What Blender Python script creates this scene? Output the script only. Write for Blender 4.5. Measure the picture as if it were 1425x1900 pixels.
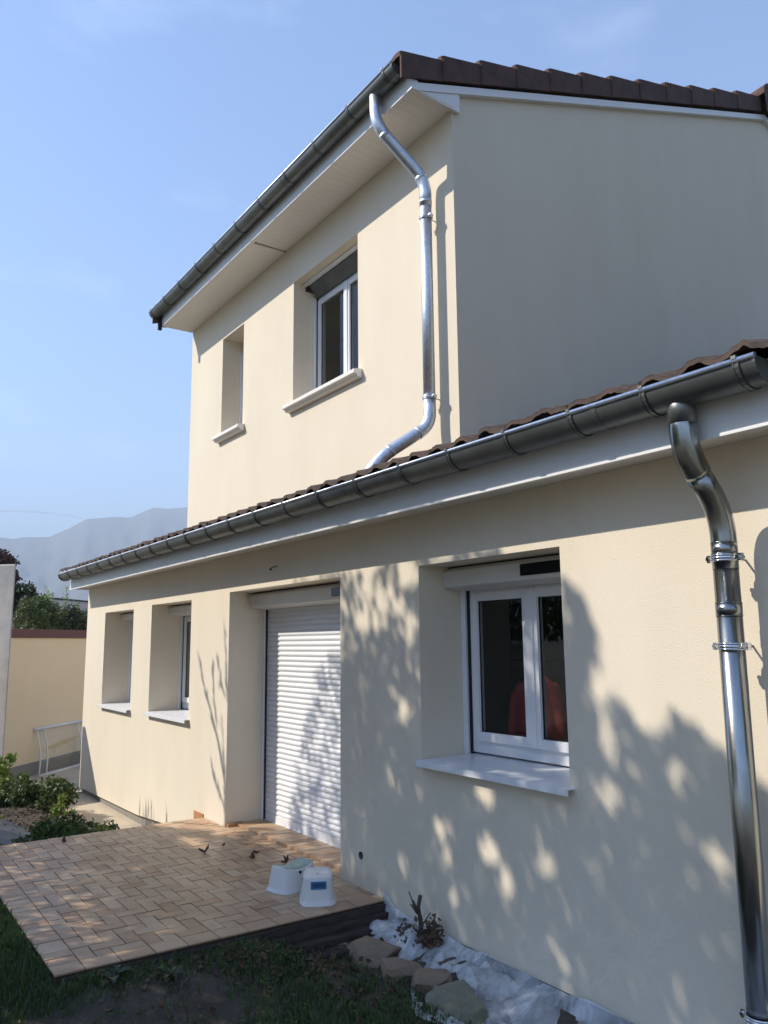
import bpy, bmesh, math, random
from mathutils import Vector, Matrix, noise
random.seed(7)
S = bpy.context.scene
for o in list(bpy.data.objects): bpy.data.objects.remove(o)
COL = S.collection

# ---------------------------------------------------------------- camera
CAM = Vector((0, 0, 1.65))
r_ = Vector((0.56730, 0.82344, -0.01005)); u_ = Vector((0.13880, -0.08354, 0.98679)); f_ = Vector((-0.81200, 0.56120, 0.16076))
yaw, pitch, roll = 0.96620111, 0.16147191, -0.01005225
cy, sy, cp, sp = math.cos(yaw), math.sin(yaw), math.cos(pitch), math.sin(pitch)
f_ = Vector((-sy*cp, cy*cp, sp)); r0 = Vector((cy, sy, 0)); u0 = r0.cross(f_)
c_, s_ = math.cos(roll), math.sin(roll)
r_ = c_*r0 + s_*u0; u_ = -s_*r0 + c_*u0
cd = bpy.data.cameras.new('camera'); cam = bpy.data.objects.new('camera', cd); COL.objects.link(cam)
M = Matrix((( r_.x, u_.x, -f_.x, CAM.x), (r_.y, u_.y, -f_.y, CAM.y), (r_.z, u_.z, -f_.z, CAM.z), (0, 0, 0, 1)))
cam.matrix_world = M
cd.sensor_fit = 'VERTICAL'; cd.sensor_height = 36.0; cd.lens = 36.0*1483.36/1900.0
cd.clip_start = 0.05; cd.clip_end = 20000
S.camera = cam
S.render.resolution_x = 768; S.render.resolution_y = 1024

# ---------------------------------------------------------------- light
SUN = Vector((0.65, 1.0, -1.0)).normalized()          # direction the light travels
el = math.asin(-SUN.z)
W = bpy.data.worlds.new('World'); S.world = W; W.use_nodes = True
nt = W.node_tree; bg = nt.nodes['Background']
sky = nt.nodes.new('ShaderNodeTexSky'); sky.sky_type = 'NISHITA'; sky.sun_disc = False
sky.sun_elevation = el; sky.sun_rotation = math.atan2(-SUN.x, -SUN.y)
sky.air_density = 1.0; sky.dust_density = 0.2; sky.ozone_density = 2.8; sky.altitude = 200
# faint high cloud wisps
tc = nt.nodes.new('ShaderNodeTexCoord'); mp = nt.nodes.new('ShaderNodeMapping'); mp.inputs['Scale'].default_value = (3.0, 3.0, 9.0)
nz = nt.nodes.new('ShaderNodeTexNoise'); nz.inputs['Scale'].default_value = 1.3; nz.inputs['Detail'].default_value = 7; nz.inputs['Roughness'].default_value = .62
cr = nt.nodes.new('ShaderNodeValToRGB'); cr.color_ramp.elements[0].position = .55; cr.color_ramp.elements[1].position = .85
cr.color_ramp.elements[1].color = (.10, .10, .10, 1)
mx = nt.nodes.new('ShaderNodeMix'); mx.data_type = 'RGBA'; mx.inputs['B'].default_value = (9.5, 9.8, 10.5, 1)
nt.links.new(tc.outputs['Generated'], mp.inputs['Vector']); nt.links.new(mp.outputs['Vector'], nz.inputs['Vector'])
nt.links.new(nz.outputs['Fac'], cr.inputs['Fac']); nt.links.new(cr.outputs['Color'], mx.inputs['Factor'])
tn = nt.nodes.new('ShaderNodeMix'); tn.data_type = 'RGBA'; tn.blend_type = 'MULTIPLY'; tn.inputs['Factor'].default_value = 1; tn.inputs['B'].default_value = (1.0, .975, 1.0, 1)
nt.links.new(sky.outputs['Color'], tn.inputs['A']); nt.links.new(tn.outputs['Result'], mx.inputs['A']); nt.links.new(mx.outputs['Result'], bg.inputs['Color'])
bg.inputs['Strength'].default_value = 0.142
ld = bpy.data.lights.new('sun', 'SUN'); ld.energy = 3.25; ld.angle = math.radians(0.53); ld.color = (1.0, .92, .80)
sun = bpy.data.objects.new('sun', ld); COL.objects.link(sun)
sun.rotation_euler = SUN.to_track_quat('-Z', 'Y').to_euler()
S.view_settings.view_transform = 'Standard'; S.view_settings.look = 'None'
S.view_settings.exposure = 1.12; S.view_settings.gamma = 1.0
try:
    S.cycles.max_bounces = 8; S.cycles.transparent_max_bounces = 12; S.cycles.volume_bounces = 0
except Exception: pass

# ---------------------------------------------------------------- helpers
class MB:
    def __init__(s): s.v = []; s.f = []; s.t = []; s.sm = []
    def face(s, pts, t=.5, smooth=False):
        i = len(s.v); s.v += [tuple(p) for p in pts]; s.f.append(tuple(range(i, i+len(pts)))); s.t.append(t); s.sm.append(smooth)
    def box(s, x0, x1, y0, y1, z0, z1, t=.5, M=None):
        P = [(x, y, z) for z in (z0, z1) for y in (y0, y1) for x in (x0, x1)]
        if M is not None: P = [tuple(M @ Vector(p)) for p in P]
        i = len(s.v); s.v += P
        for q in ((0,2,3,1), (4,5,7,6), (0,1,5,4), (2,6,7,3), (0,4,6,2), (1,3,7,5)):
            s.f.append(tuple(i+k for k in q)); s.t.append(t); s.sm.append(False)
    def prism(s, prof, axis, a, b, t=.5, smooth=False, closed=True, caps=True):
        # prof: list of 2D points in the plane perpendicular to axis ('x': (y,z), 'y': (x,z))
        def P(p, w): return (w, p[0], p[1]) if axis == 'x' else ((p[0], w, p[1]) if axis == 'y' else (p[0], p[1], w))
        n = len(prof); i = len(s.v)
        s.v += [P(p, a) for p in prof] + [P(p, b) for p in prof]
        for k in range(n if closed else n-1):
            j = (k+1) % n
            s.f.append((i+k, i+j, i+n+j, i+n+k)); s.t.append(t); s.sm.append(smooth)
        if caps and closed:
            s.f.append(tuple(i+k for k in reversed(range(n)))); s.f.append(tuple(i+n+k for k in range(n)))
            s.t += [t, t]; s.sm += [False, False]
    def tube(s, path, r, seg=16, t=.5, caps=True, smooth=True):
        path = [Vector(p) for p in path]; n = len(path)
        rr = r if isinstance(r, (list, tuple)) else [r]*n
        up = None; i0 = len(s.v)
        for k, p in enumerate(path):
            d = (path[min(k+1, n-1)] - path[max(k-1, 0)]).normalized()
            if up is None:
                up = Vector((0, 0, 1)) if abs(d.z) < .9 else Vector((1, 0, 0))
            up = (up - d*up.dot(d)).normalized(); w = d.cross(up)
            for q in range(seg):
                a = 2*math.pi*q/seg
                s.v.append(tuple(p + (up*math.cos(a) + w*math.sin(a))*rr[k]))
        for k in range(n-1):
            for q in range(seg):
                a = i0+k*seg+q; b = i0+k*seg+(q+1) % seg
                s.f.append((a, b, b+seg, a+seg)); s.t.append(t); s.sm.append(smooth)
        if caps:
            s.f.append(tuple(i0+q for q in reversed(range(seg)))); s.f.append(tuple(i0+(n-1)*seg+q for q in range(seg)))
            s.t += [t, t]; s.sm += [False, False]
    def grid(s, fn, nx, ny, t=.5, smooth=True, tf=None):
        i = len(s.v)
        for a in range(nx+1):
            for b in range(ny+1): s.v.append(tuple(fn(a/nx, b/ny)))
        for a in range(nx):
            for b in range(ny):
                k = i+a*(ny+1)+b
                s.f.append((k, k+ny+1, k+ny+2, k+1)); s.t.append(tf(a/nx, b/ny) if tf else t); s.sm.append(smooth)
    def leaf(s, c, size, asp=.55, t=.5, nrm=None, d=None):
        d = d or Vector((random.gauss(0, 1), random.gauss(0, 1), random.gauss(0, 1)-.3)).normalized()
        q = Vector((random.gauss(0, 1), random.gauss(0, 1), random.gauss(0, 1)))
        w = d.cross(q)
        if w.length < 1e-4: return
        w.normalize(); n = d.cross(w)
        c = Vector(c); L = size; h = size*asp*.5
        i = len(s.v)
        s.v += [tuple(c), tuple(c+d*L*.45+w*h+n*L*.06), tuple(c+d*L), tuple(c+d*L*.45-w*h+n*L*.06)]
        s.f.append((i, i+1, i+2, i+3)); s.t.append(t); s.sm.append(False)
    def build(s, name, mat, parent=None, bevel=0, seg=2, solid=0):
        me = bpy.data.meshes.new(name); me.from_pydata(s.v, [], s.f)
        me.polygons.foreach_set('use_smooth', s.sm)
        at = me.attributes.new('tint', 'FLOAT', 'FACE'); at.data.foreach_set('value', s.t)
        me.materials.append(mat); me.update()
        o = bpy.data.objects.new(name, me); COL.objects.link(o)
        if parent is not None: o.parent = parent
        if solid:
            m = o.modifiers.new('solid', 'SOLIDIFY'); m.thickness = solid; m.offset = 0
        if bevel:
            m = o.modifiers.new('bevel', 'BEVEL'); m.width = bevel; m.segments = seg; m.limit_method = 'ANGLE'
        return o

def tag(o, label=None, cat=None, group=None, kind=None):
    if label: o['label'] = label
    if cat: o['category'] = cat
    if group: o['group'] = group
    if kind: o['kind'] = kind
    return o
def empty(name, label, cat, loc=(0, 0, 0), group=None):
    o = bpy.data.objects.new(name, None); COL.objects.link(o); o.location = loc
    o.empty_display_size = .1
    return tag(o, label, cat, group)
def arc(pts, rad, n=6):
    """round the inner corners of a polyline"""
    P = [Vector(p) for p in pts]; out = [P[0]]
    for k in range(1, len(P)-1):
        a = (P[k-1]-P[k]); b = (P[k+1]-P[k]); L = min(rad, a.length*.49, b.length*.49)
        A = P[k]+a.normalized()*L; B = P[k]+b.normalized()*L
        for q in range(n+1):
            t = q/n; out.append(A*(1-t)**2 + P[k]*2*t*(1-t) + B*t*t)
    out.append(P[-1]); return out

# ---------------------------------------------------------------- materials
def mat(name, col, rough=.6, metal=0, bump=0, bscale=200, var=0, vscale=3, tint=0, col2=None, spec=None, coat=0, bump2=0, b2scale=8, trans=0, vdetail=5, vax=(1, 1, 1)):
    m = bpy.data.materials.new(name); m.use_nodes = True; n = m.node_tree; b = n.nodes['Principled BSDF']
    b.inputs['Roughness'].default_value = rough; b.inputs['Metallic'].default_value = metal
    if spec is not None: b.inputs['Specular IOR Level'].default_value = spec
    if coat: b.inputs['Coat Weight'].default_value = coat; b.inputs['Coat Roughness'].default_value = .15
    g = n.nodes.new('ShaderNodeNewGeometry'); pos = g.outputs['Position']
    tcn = n.nodes.new('ShaderNodeTexCoord'); pos = tcn.outputs['Object']
    src = None
    c2 = col2 or tuple(max(0, c*(1-var)) for c in col)
    c1 = col
    cm = n.nodes.new('ShaderNodeMix'); cm.data_type = 'RGBA'; cm.inputs['A'].default_value = (*c1, 1); cm.inputs['B'].default_value = (*c2, 1); cm.inputs['Factor'].default_value = 0
    if var or col2:
        mpn = n.nodes.new('ShaderNodeMapping'); mpn.inputs['Scale'].default_value = vax; n.links.new(pos, mpn.inputs['Vector'])
        t = n.nodes.new('ShaderNodeTexNoise'); t.inputs['Scale'].default_value = vscale; t.inputs['Detail'].default_value = vdetail; t.inputs['Roughness'].default_value = .65
        n.links.new(mpn.outputs['Vector'], t.inputs['Vector'])
        r = n.nodes.new('ShaderNodeMapRange'); r.inputs['From Min'].default_value = .3; r.inputs['From Max'].default_value = .7
        n.links.new(t.outputs['Fac'], r.inputs['Value']); fac = r.outputs['Result']
        if tint:
            a = n.nodes.new('ShaderNodeAttribute'); a.attribute_name = 'tint'
            mm = n.nodes.new('ShaderNodeMix'); mm.data_type = 'FLOAT'; mm.inputs['Factor'].default_value = tint
            n.links.new(fac, mm.inputs['A']); n.links.new(a.outputs['Fac'], mm.inputs['B']); fac = mm.outputs['Result']
        n.links.new(fac, cm.inputs['Factor'])
    n.links.new(cm.outputs['Result'], b.inputs['Base Color'])
    last = None
    if bump:
        t = n.nodes.new('ShaderNodeTexNoise'); t.inputs['Scale'].default_value = bscale; t.inputs['Detail'].default_value = 3
        n.links.new(pos, t.inputs['Vector'])
        bp = n.nodes.new('ShaderNodeBump'); bp.inputs['Strength'].default_value = bump; bp.inputs['Distance'].default_value = .004
        n.links.new(t.outputs['Fac'], bp.inputs['Height']); n.links.new(bp.outputs['Normal'], b.inputs['Normal']); last = bp
    if bump2:
        t = n.nodes.new('ShaderNodeTexNoise'); t.inputs['Scale'].default_value = b2scale; t.inputs['Detail'].default_value = 3
        n.links.new(pos, t.inputs['Vector'])
        bp = n.nodes.new('ShaderNodeBump'); bp.inputs['Strength'].default_value = bump2; bp.inputs['Distance'].default_value = .02
        n.links.new(t.outputs['Fac'], bp.inputs['Height'])
        if last: n.links.new(bp.outputs['Normal'], last.inputs['Normal'])
        else: n.links.new(bp.outputs['Normal'], b.inputs['Normal'])
    if trans:
        out = n.nodes['Material Output']; tr = n.nodes.new('ShaderNodeBsdfTranslucent'); ms = n.nodes.new('ShaderNodeMixShader'); ms.inputs['Fac'].default_value = trans
        n.links.new(cm.outputs['Result'], tr.inputs['Color']); n.links.new(b.outputs['BSDF'], ms.inputs[1]); n.links.new(tr.outputs['BSDF'], ms.inputs[2])
        n.links.new(ms.outputs['Shader'], out.inputs['Surface'])
    return m

m_render = mat('plaster', (.80, .715, .575), .92, bump=.8, bscale=230, col2=(.745, .66, .52), vscale=1.3, vax=(1.5, 1.5, .45), bump2=.05, b2scale=2.0)
m_reveal = m_render
m_plinth = mat('plinth_grey', (.30, .28, .25), .9, bump=.4, bscale=120, var=.25)
m_pvc = mat('white_pvc', (.80, .80, .79), .38, bump=.02, bscale=40, var=.03)
m_soffit = mat('cream_pvc', (.84, .81, .75), .45, var=.04, vscale=1.5)
m_alu = mat('white_lacquer', (.80, .81, .83), .32, var=.03)
m_box = mat('cream_lacquer', (.72, .70, .65), .4, var=.04)
m_zinc = mat('weathered_zinc', (.19, .205, .20), .42, metal=.75, var=.35, vscale=5, bump=.05, bscale=60)
m_galv = mat('galvanised_steel', (.72, .76, .82), .46, metal=1, col2=(.52, .57, .65), vscale=38, vdetail=2, bump=.06, bscale=90)
m_pipe = mat('polished_zinc', (.42, .43, .42), .23, metal=1, col2=(.22, .235, .24), vscale=7, vax=(1.5, 1.5, .35), bump2=.05, b2scale=9, bump=.05, bscale=35)
m_chrome = mat('bright_steel', (.75, .76, .78), .14, metal=1)
m_tile = mat('roof_tile', (.125, .062, .045), .85, bump=.5, bscale=90, col2=(.052, .034, .028), vscale=6)
m_oldtile = mat('old_roof_tile', (.12, .075, .055), .9, bump=.8, bscale=50, col2=(.05, .04, .033), vscale=14)
m_black = mat('black_panel', (.008, .009, .012), .12)
m_rubber = mat('black_gap', (.015, .015, .016), .6)
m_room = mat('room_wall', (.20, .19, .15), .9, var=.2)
m_patio = mat('terracotta_tile', (.64, .46, .30), .40, spec=.32, tint=.60, col2=(.34, .19, .105), vscale=5, bump=.12, bscale=60, bump2=.06, b2scale=14)
m_grout = mat('grout', (.06, .04, .028), .9, bump=.4, bscale=100, var=.3)
m_terra = mat('terracotta_edge', (.55, .27, .12), .6, var=.3)
m_conc = mat('walkway_concrete', (.60, .50, .37), .85, bump=.4, bscale=90, col2=(.46, .39, .29), vscale=1.6)
m_soil = mat('soil', (.045, .036, .026), .95, bump=1, bscale=60, col2=(.10, .08, .06), vscale=7, bump2=1, b2scale=22)
m_field = mat('far_ground', (.25, .235, .16), .95, var=.4, vscale=.02)
m_grass = mat('grass_blades', (.040, .085, .018), .6, tint=.8, col2=(.10, .155, .04), trans=.25)
m_litter = mat('dry_leaves', (.17, .105, .06), .8, tint=.85, col2=(.055, .034, .022), vscale=30)
m_stone = mat('garden_stone', (.30, .21, .14), .9, bump=.7, bscale=40, col2=(.19, .15, .11), vscale=9, bump2=.5, b2scale=18)
m_stone2 = mat('grey_stone', (.24, .225, .17), .9, bump=.7, bscale=40, col2=(.15, .15, .10), vscale=9, bump2=.6, b2scale=15)
m_bound = mat('ochre_plaster', (.88, .71, .47), .93, bump=.4, bscale=150, var=.07, vscale=.8)
m_cap = mat('brown_capping', (.15, .045, .03), .5, var=.12)
m_pillar = mat('pale_plaster', (.66, .61, .55), .95, bump=.6, bscale=60, col2=(.50, .48, .45), vscale=3, bump2=.25, b2scale=8)
m_bark = mat('bark', (.10, .075, .055), .95, bump=1, bscale=30, var=.4)
m_leaf = mat('tree_leaf', (.045, .085, .02), .5, tint=.8, col2=(.10, .15, .035), trans=.3)
m_leafd = mat('dark_leaf', (.018, .032, .014), .5, tint=.8, col2=(.035, .055, .02), trans=.15)
m_leafh = mat('hedge_leaf', (.035, .075, .018), .5, tint=.85, col2=(.12, .15, .045), trans=.25)
m_leafy = mat('lime_leaf', (.17, .26, .05), .5, tint=.85, col2=(.28, .36, .09), trans=.35)
m_leafr = mat('maroon_leaf', (.05, .022, .02), .5, tint=.8, col2=(.09, .035, .025), trans=.2)
m_plast = mat('stool_plastic', (.74, .74, .73), .33, var=.03)
m_mint = mat('mint_rubber', (.50, .60, .47), .7)
m_blue = mat('blue_rubber', (.03, .16, .33), .5)
m_blue2 = mat('dark_blue_recess', (.012, .07, .16), .6)
m_wood = mat('dark_timber', (.055, .042, .033), .85, bump=.8, bscale=45, col2=(.02, .017, .014), vscale=10, vax=(6, .8, 6), bump2=.6, b2scale=14)
m_lid = mat('slate_board', (.06, .07, .085), .45, var=.3, vscale=5)
m_red = mat('red_cloth', (.50, .055, .05), .85, var=.35, vscale=12, bump2=.4, b2scale=18)
m_roofn = mat('neighbour_roof', (.12, .105, .10), .9, col2=(.17, .15, .13), vscale=4)
m_tablew = mat('brown_wood', (.13, .05, .03), .5, var=.3)

def glass_mat(name, tr=(.80, .83, .84), f=1.0):
    m = bpy.data.materials.new(name); m.use_nodes = True; n = m.node_tree
    for x in list(n.nodes): n.nodes.remove(x)
    o = n.nodes.new('ShaderNodeOutputMaterial'); t = n.nodes.new('ShaderNodeBsdfTransparent'); t.inputs['Color'].default_value = (*tr, 1)
    g = n.nodes.new('ShaderNodeBsdfGlossy'); g.inputs['Roughness'].default_value = .01; g.inputs['Color'].default_value = (.9, .93, .95, 1)
    fr = n.nodes.new('ShaderNodeLayerWeight'); pw = n.nodes.new('ShaderNodeMath'); pw.operation = 'POWER'; pw.inputs[1].default_value = 5.0
    n.links.new(fr.outputs['Facing'], pw.inputs[0])
    ml = n.nodes.new('ShaderNodeMath'); ml.operation = 'MULTIPLY_ADD'; ml.inputs[1].default_value = .92; ml.inputs[2].default_value = .045*f; n.links.new(pw.outputs[0], ml.inputs[0])
    mx = n.nodes.new('ShaderNodeMixShader'); n.links.new(ml.outputs[0], mx.inputs['Fac']); n.links.new(t.outputs[0], mx.inputs[1]); n.links.new(g.outputs[0], mx.inputs[2])
    n.links.new(mx.outputs[0], o.inputs['Surface']); return m
m_glass = glass_mat('window_glass', (.66, .69, .69), f=1.1)
m_poly = glass_mat('clear_polycarbonate', (.93, .93, .90), 1.0)

def film_mat():
    m = bpy.data.materials.new('dust_sheet_film'); m.use_nodes = True; n = m.node_tree
    for x in list(n.nodes): n.nodes.remove(x)
    o = n.nodes.new('ShaderNodeOutputMaterial'); p = n.nodes.new('ShaderNodeBsdfPrincipled')
    p.inputs['Base Color'].default_value = (.80, .83, .86, 1); p.inputs['Roughness'].default_value = .28
    t = n.nodes.new('ShaderNodeBsdfTransparent'); t.inputs['Color'].default_value = (.95, .96, .98, 1)
    nz = n.nodes.new('ShaderNodeTexNoise'); nz.inputs['Scale'].default_value = 6; nz.inputs['Detail'].default_value = 5
    tcn = n.nodes.new('ShaderNodeTexCoord'); n.links.new(tcn.outputs['Object'], nz.inputs['Vector'])
    r = n.nodes.new('ShaderNodeMapRange'); r.inputs['From Min'].default_value = .32; r.inputs['From Max'].default_value = .72; r.inputs['To Min'].default_value = .30; r.inputs['To Max'].default_value = .80
    n.links.new(nz.outputs['Fac'], r.inputs['Value'])
    at = n.nodes.new('ShaderNodeAttribute'); at.attribute_name = 'tint'; ad = n.nodes.new('ShaderNodeMix'); ad.data_type = 'FLOAT'; ad.inputs['Factor'].default_value = .42
    r2 = n.nodes.new('ShaderNodeMapRange'); r2.inputs['To Min'].default_value = .12; r2.inputs['To Max'].default_value = 1.0; n.links.new(at.outputs['Fac'], r2.inputs['Value'])
    n.links.new(r.outputs['Result'], ad.inputs['A']); n.links.new(r2.outputs['Result'], ad.inputs['B'])
    mx = n.nodes.new('ShaderNodeMixShader'); n.links.new(ad.outputs['Result'], mx.inputs['Fac']); n.links.new(t.outputs[0], mx.inputs[1]); n.links.new(p.outputs[0], mx.inputs[2])
    n.links.new(mx.outputs[0], o.inputs['Surface']); return m
m_film = film_mat()

# ================================================================= THE HOUSE
YW, YU = 3.143, 4.0                    # outer faces: ground floor, upper floor
YR = 3.60                              # inner face of the ground-floor wall
XL, XR = -12.27, -1.30                 # ground floor
UL, UR = -10.61, -4.72                 # upper floor
house = empty('house', 'two-storey cream rendered house with zinc gutters and low tiled side roof', 'house', (-6.5, YW, 0))
bpy.context.view_layer.update()
HL = Vector((-6.5, YW, 0))
def hb(mb, name, m, parent=None, **k):
    """build a piece of the house: vertices are given in world coordinates"""
    mb.v = [(a-HL.x, b-HL.y, c-HL.z) for a, b, c in mb.v]
    return mb.build(name, m, parent or house, **k)

def facade(mb, x0, x1, z0f, z1, y, holes, depth, flip=False, reveal=True, zt=None):
    xs = sorted({x0, x1} | {h[0] for h in holes} | {h[1] for h in holes} | {-7.85, -9.7, -8.6} & {v for v in (-7.85, -9.7, -8.6) if x0 < v < x1})
    for a, b in zip(xs[:-1], xs[1:]):
        za, zb = z0f(a+1e-4), z0f(b-1e-4)
        hs = sorted([h for h in holes if h[0] <= a+1e-6 and h[1] >= b-1e-6], key=lambda h: h[2])
        lo_a, lo_b = za, zb
        for h in hs:
            if h[2] > max(lo_a, lo_b): mb.face([(a, y, lo_a), (b, y, lo_b), (b, y, h[2]), (a, y, h[2])][::-1 if flip else 1])
            lo_a = lo_b = h[3]
        mb.face([(a, y, lo_a), (b, y, lo_b), (b, y, z1), (a, y, z1)][::-1 if flip else 1])
    if reveal:
        for (a, b, c, d) in holes:
            Y = y+depth
            mb.face([(a, y, c), (a, y, d), (a, Y, d), (a, Y, c)]); mb.face([(b, y, c), (b, Y, c), (b, Y, d), (b, y, d)])
            mb.face([(a, y, d), (b, y, d), (b, Y, d), (a, Y, d)]); mb.face([(a, y, c), (a, Y, c), (b, Y, c), (b, y, c)])

W1 = (-4.160, -2.925, 0.900, 2.140)
W2 = (-9.405, -8.140, 0.868, 2.112)
W3 = (-11.340, -10.090, 0.850, 2.090)
DR = (-7.160, -5.137, -.02, 2.138)
def zbot(x):
    if x > -7.85: return -.06
    if x > -8.6: return -.17 + (-8.6-x)/.75*0 - .0
    if x > -9.7: return -.23 + (-8.6-x)/1.1*.075*-1
    return -.305 - (-9.7-x)/2.57*.035
def zbot(x):
    pts = [(-12.27, -.345), (-9.7, -.305), (-8.6, -.235), (-7.85, -.16)]
    if x > -7.85: return -.06
    for (a, za), (b, zb) in zip(pts[:-1], pts[1:]):
        if a-1e-3 <= x <= b+1e-3: return za+(zb-za)*(x-a)/(b-a)
    return -.345
mb = MB()
facade(mb, XL, XR, zbot, 2.487, YW, [W3, W2, DR, W1], YR-YW)
# flanks and back of the ground floor
mb.face([(XL, 14.0, -.345), (XL, YW, -.345), (XL, YW, 2.487), (XL, 14.0, 2.487)])
mb.face([(XL, 14.0, 2.487), (XL, 4.0, 2.487), (XL, 4.0, 3.02), (XL, 14.0, 3.02)])
def zroof(y): return 2.715 + .35*(y-2.73)
mb.face([(XL, YW, 2.487), (XL, 4.0, 2.487), (XL, 4.0, zroof(4.0)-.06), (XL, YW, zroof(YW)-.06)][::-1])
mb.face([(XR, YW, -.06), (XR, 14.0, -.06), (XR, 14.0, 2.487), (XR, 8.4, zroof(8.4)-.08), (XR, YW, zroof(YW)-.08)])
mb.face([(XR, 14.0, -.06), (XL, 14.0, -.345), (XL, 14.0, 2.5), (XR, 14.0, 2.5)])
hb(mb, 'lower_wall', m_render)
# plinth
mb = MB(); mb.box(XL+.02, -7.7, YW+.03, YW+.3, -.7, -.15); hb(mb, 'plinth', m_plinth)
mb = MB(); mb.box(-4.6, XR-.02, YW+.03, YW+.3, -.7, -.052); hb(mb, 'plinth', m_plinth)
mb = MB(); mb.box(-4.62, -2.0, YW+.006, YW+.03, -.2, -.054)
hb(mb, 'base_gap_strip', m_rubber)

# upper walls with gable
U1 = (-7.53, -6.20, 4.215, 5.655)
U2 = (-9.50, -8.845, 4.295, 5.630)
mb = MB()
facade(mb, UL, UR, lambda x: 2.9, 6.112, YU, [U2, U1], .42)
YB = 14.0
def zrake(y): return 6.105 + .345*(min(y, 18.0-y)-3.57)
for X, fl in ((UR, 1), (UL, -1)):
    pts = [(X, YU, 2.6), (X, YB, 2.6), (X, YB, zrake(YB)), (X, 9.0, zrake(9.0)), (X, YU, zrake(YU))]
    mb.face(pts[::fl])
mb.face([(UR, YB, 2.6), (UL, YB, 2.6), (UL, YB, 6.2), (UR, YB, 6.2)])
hb(mb, 'upper_wall', m_render)

# rooms behind the windows
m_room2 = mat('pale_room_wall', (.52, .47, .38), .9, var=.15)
def room(x0, x1, y0, y1, z0, z1, holes, ywin, m=None):
    mb = MB()
    mb.face([(x0, y1, z0), (x1, y1, z0), (x1, y1, z1), (x0, y1, z1)])
    mb.face([(x0, y0, z0), (x0, y1, z0), (x0, y1, z1), (x0, y0, z1)]); mb.face([(x1, y0, z0), (x1, y0, z1), (x1, y1, z1), (x1, y1, z0)])
    mb.face([(x0, y0, z0), (x1, y0, z0), (x1, y1, z0), (x0, y1, z0)]); mb.face([(x0, y0, z1), (x0, y1, z1), (x1, y1, z1), (x1, y0, z1)])
    facade(mb, x0, x1, lambda x: z0, z1, y0, holes, 0, flip=True, reveal=False)
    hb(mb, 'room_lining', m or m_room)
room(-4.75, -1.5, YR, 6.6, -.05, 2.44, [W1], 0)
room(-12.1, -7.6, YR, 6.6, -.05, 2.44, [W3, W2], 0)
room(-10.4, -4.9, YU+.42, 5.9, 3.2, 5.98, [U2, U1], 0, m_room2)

# soffits, fascias
mb = MB(); x = UL-.03; k = 0
while x < UR+.035:
    x2 = min(x+.1, UR+.04); mb.box(x+.0008, x2-.0008, 3.572, YU-.002, 6.107, 6.12); x = x2
mb.box(UL-.03, UR+.03, 3.575, YU-.004, 6.112, 6.125)
hb(mb, 'upper_soffit', m_soffit)
mb = MB()
for q in range(9): mb.box(-7.74+.004*q*.3, -7.70, 3.60+q*.045, 3.635+q*.045, 6.1035, 6.106)
hb(mb, 'soffit_vent', m_plinth)
mb = MB(); mb.box(UL-.035, UR+.04, 3.548, 3.571, 6.098, 6.30)
hb(mb, 'upper_fascia', m_pvc, bevel=.002)
mb = MB(); x = XL-.02
while x < XR+.05:
    x2 = min(x+.1, XR+.06); mb.box(x+.0008, x2-.0008, 2.902, YW-.001, 2.483, 2.495); x = x2
mb.box(XL-.02, XR+.05, 2.905, YW-.003, 2.4875, 2.50)
hb(mb, 'lower_soffit', m_soffit)
mb = MB(); mb.box(XL-.03, XR+.06, 2.880, 2.901, 2.448, 2.71); mb.box(XL-.03, XR+.06, 2.872, 2.880, 2.448, 2.462)
mb.box(XL-.03, XL-.012, 2.902, YW, 2.46, 2.66)
hb(mb, 'lower_fascia', m_pvc, bevel=.0015)

# verge boards of the gable
def rake_board(X0, X1, off0, off1, name, m):
    mb = MB()
    prof = [(3.548, 6.098), (3.60, 6.098), (9.0, zrake(9.0)-.012), (14.4, zrake(14.4)-.012), (14.4, zrake(14.4)+.05), (9.0, zrake(9.0)+.052), (3.548, zrake(3.548)+.056)]
    mb.prism(prof, 'x', X0, X1); hb(mb, name, m, bevel=.002)
rake_board(UR-.002+.002, UR+.045, 0, 0, 'verge_board', m_pvc)
rake_board(UL-.045, UL, 0, 0, 'verge_board', m_pvc)
mb = MB()   # boxed eaves end
mb.prism([(3.60, 6.101), (YU+.06, 6.083), (YU+.06, zrake(YU+.06)-.014)], 'x', UR+.004, UR+.036)
for k in range(3): mb.box(UR+.037, UR+.038, 3.72+.09*k, 3.724+.09*k, 6.10, zrake(3.72+.09*k)-.02)
hb(mb, 'eaves_end_board', m_pvc)
mb = MB(); mb.box(UR-.02, UR+.0475, 3.5455, 3.61, 6.0965, 6.185); hb(mb, 'corner_cap', m_pvc, bevel=.002)

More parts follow.
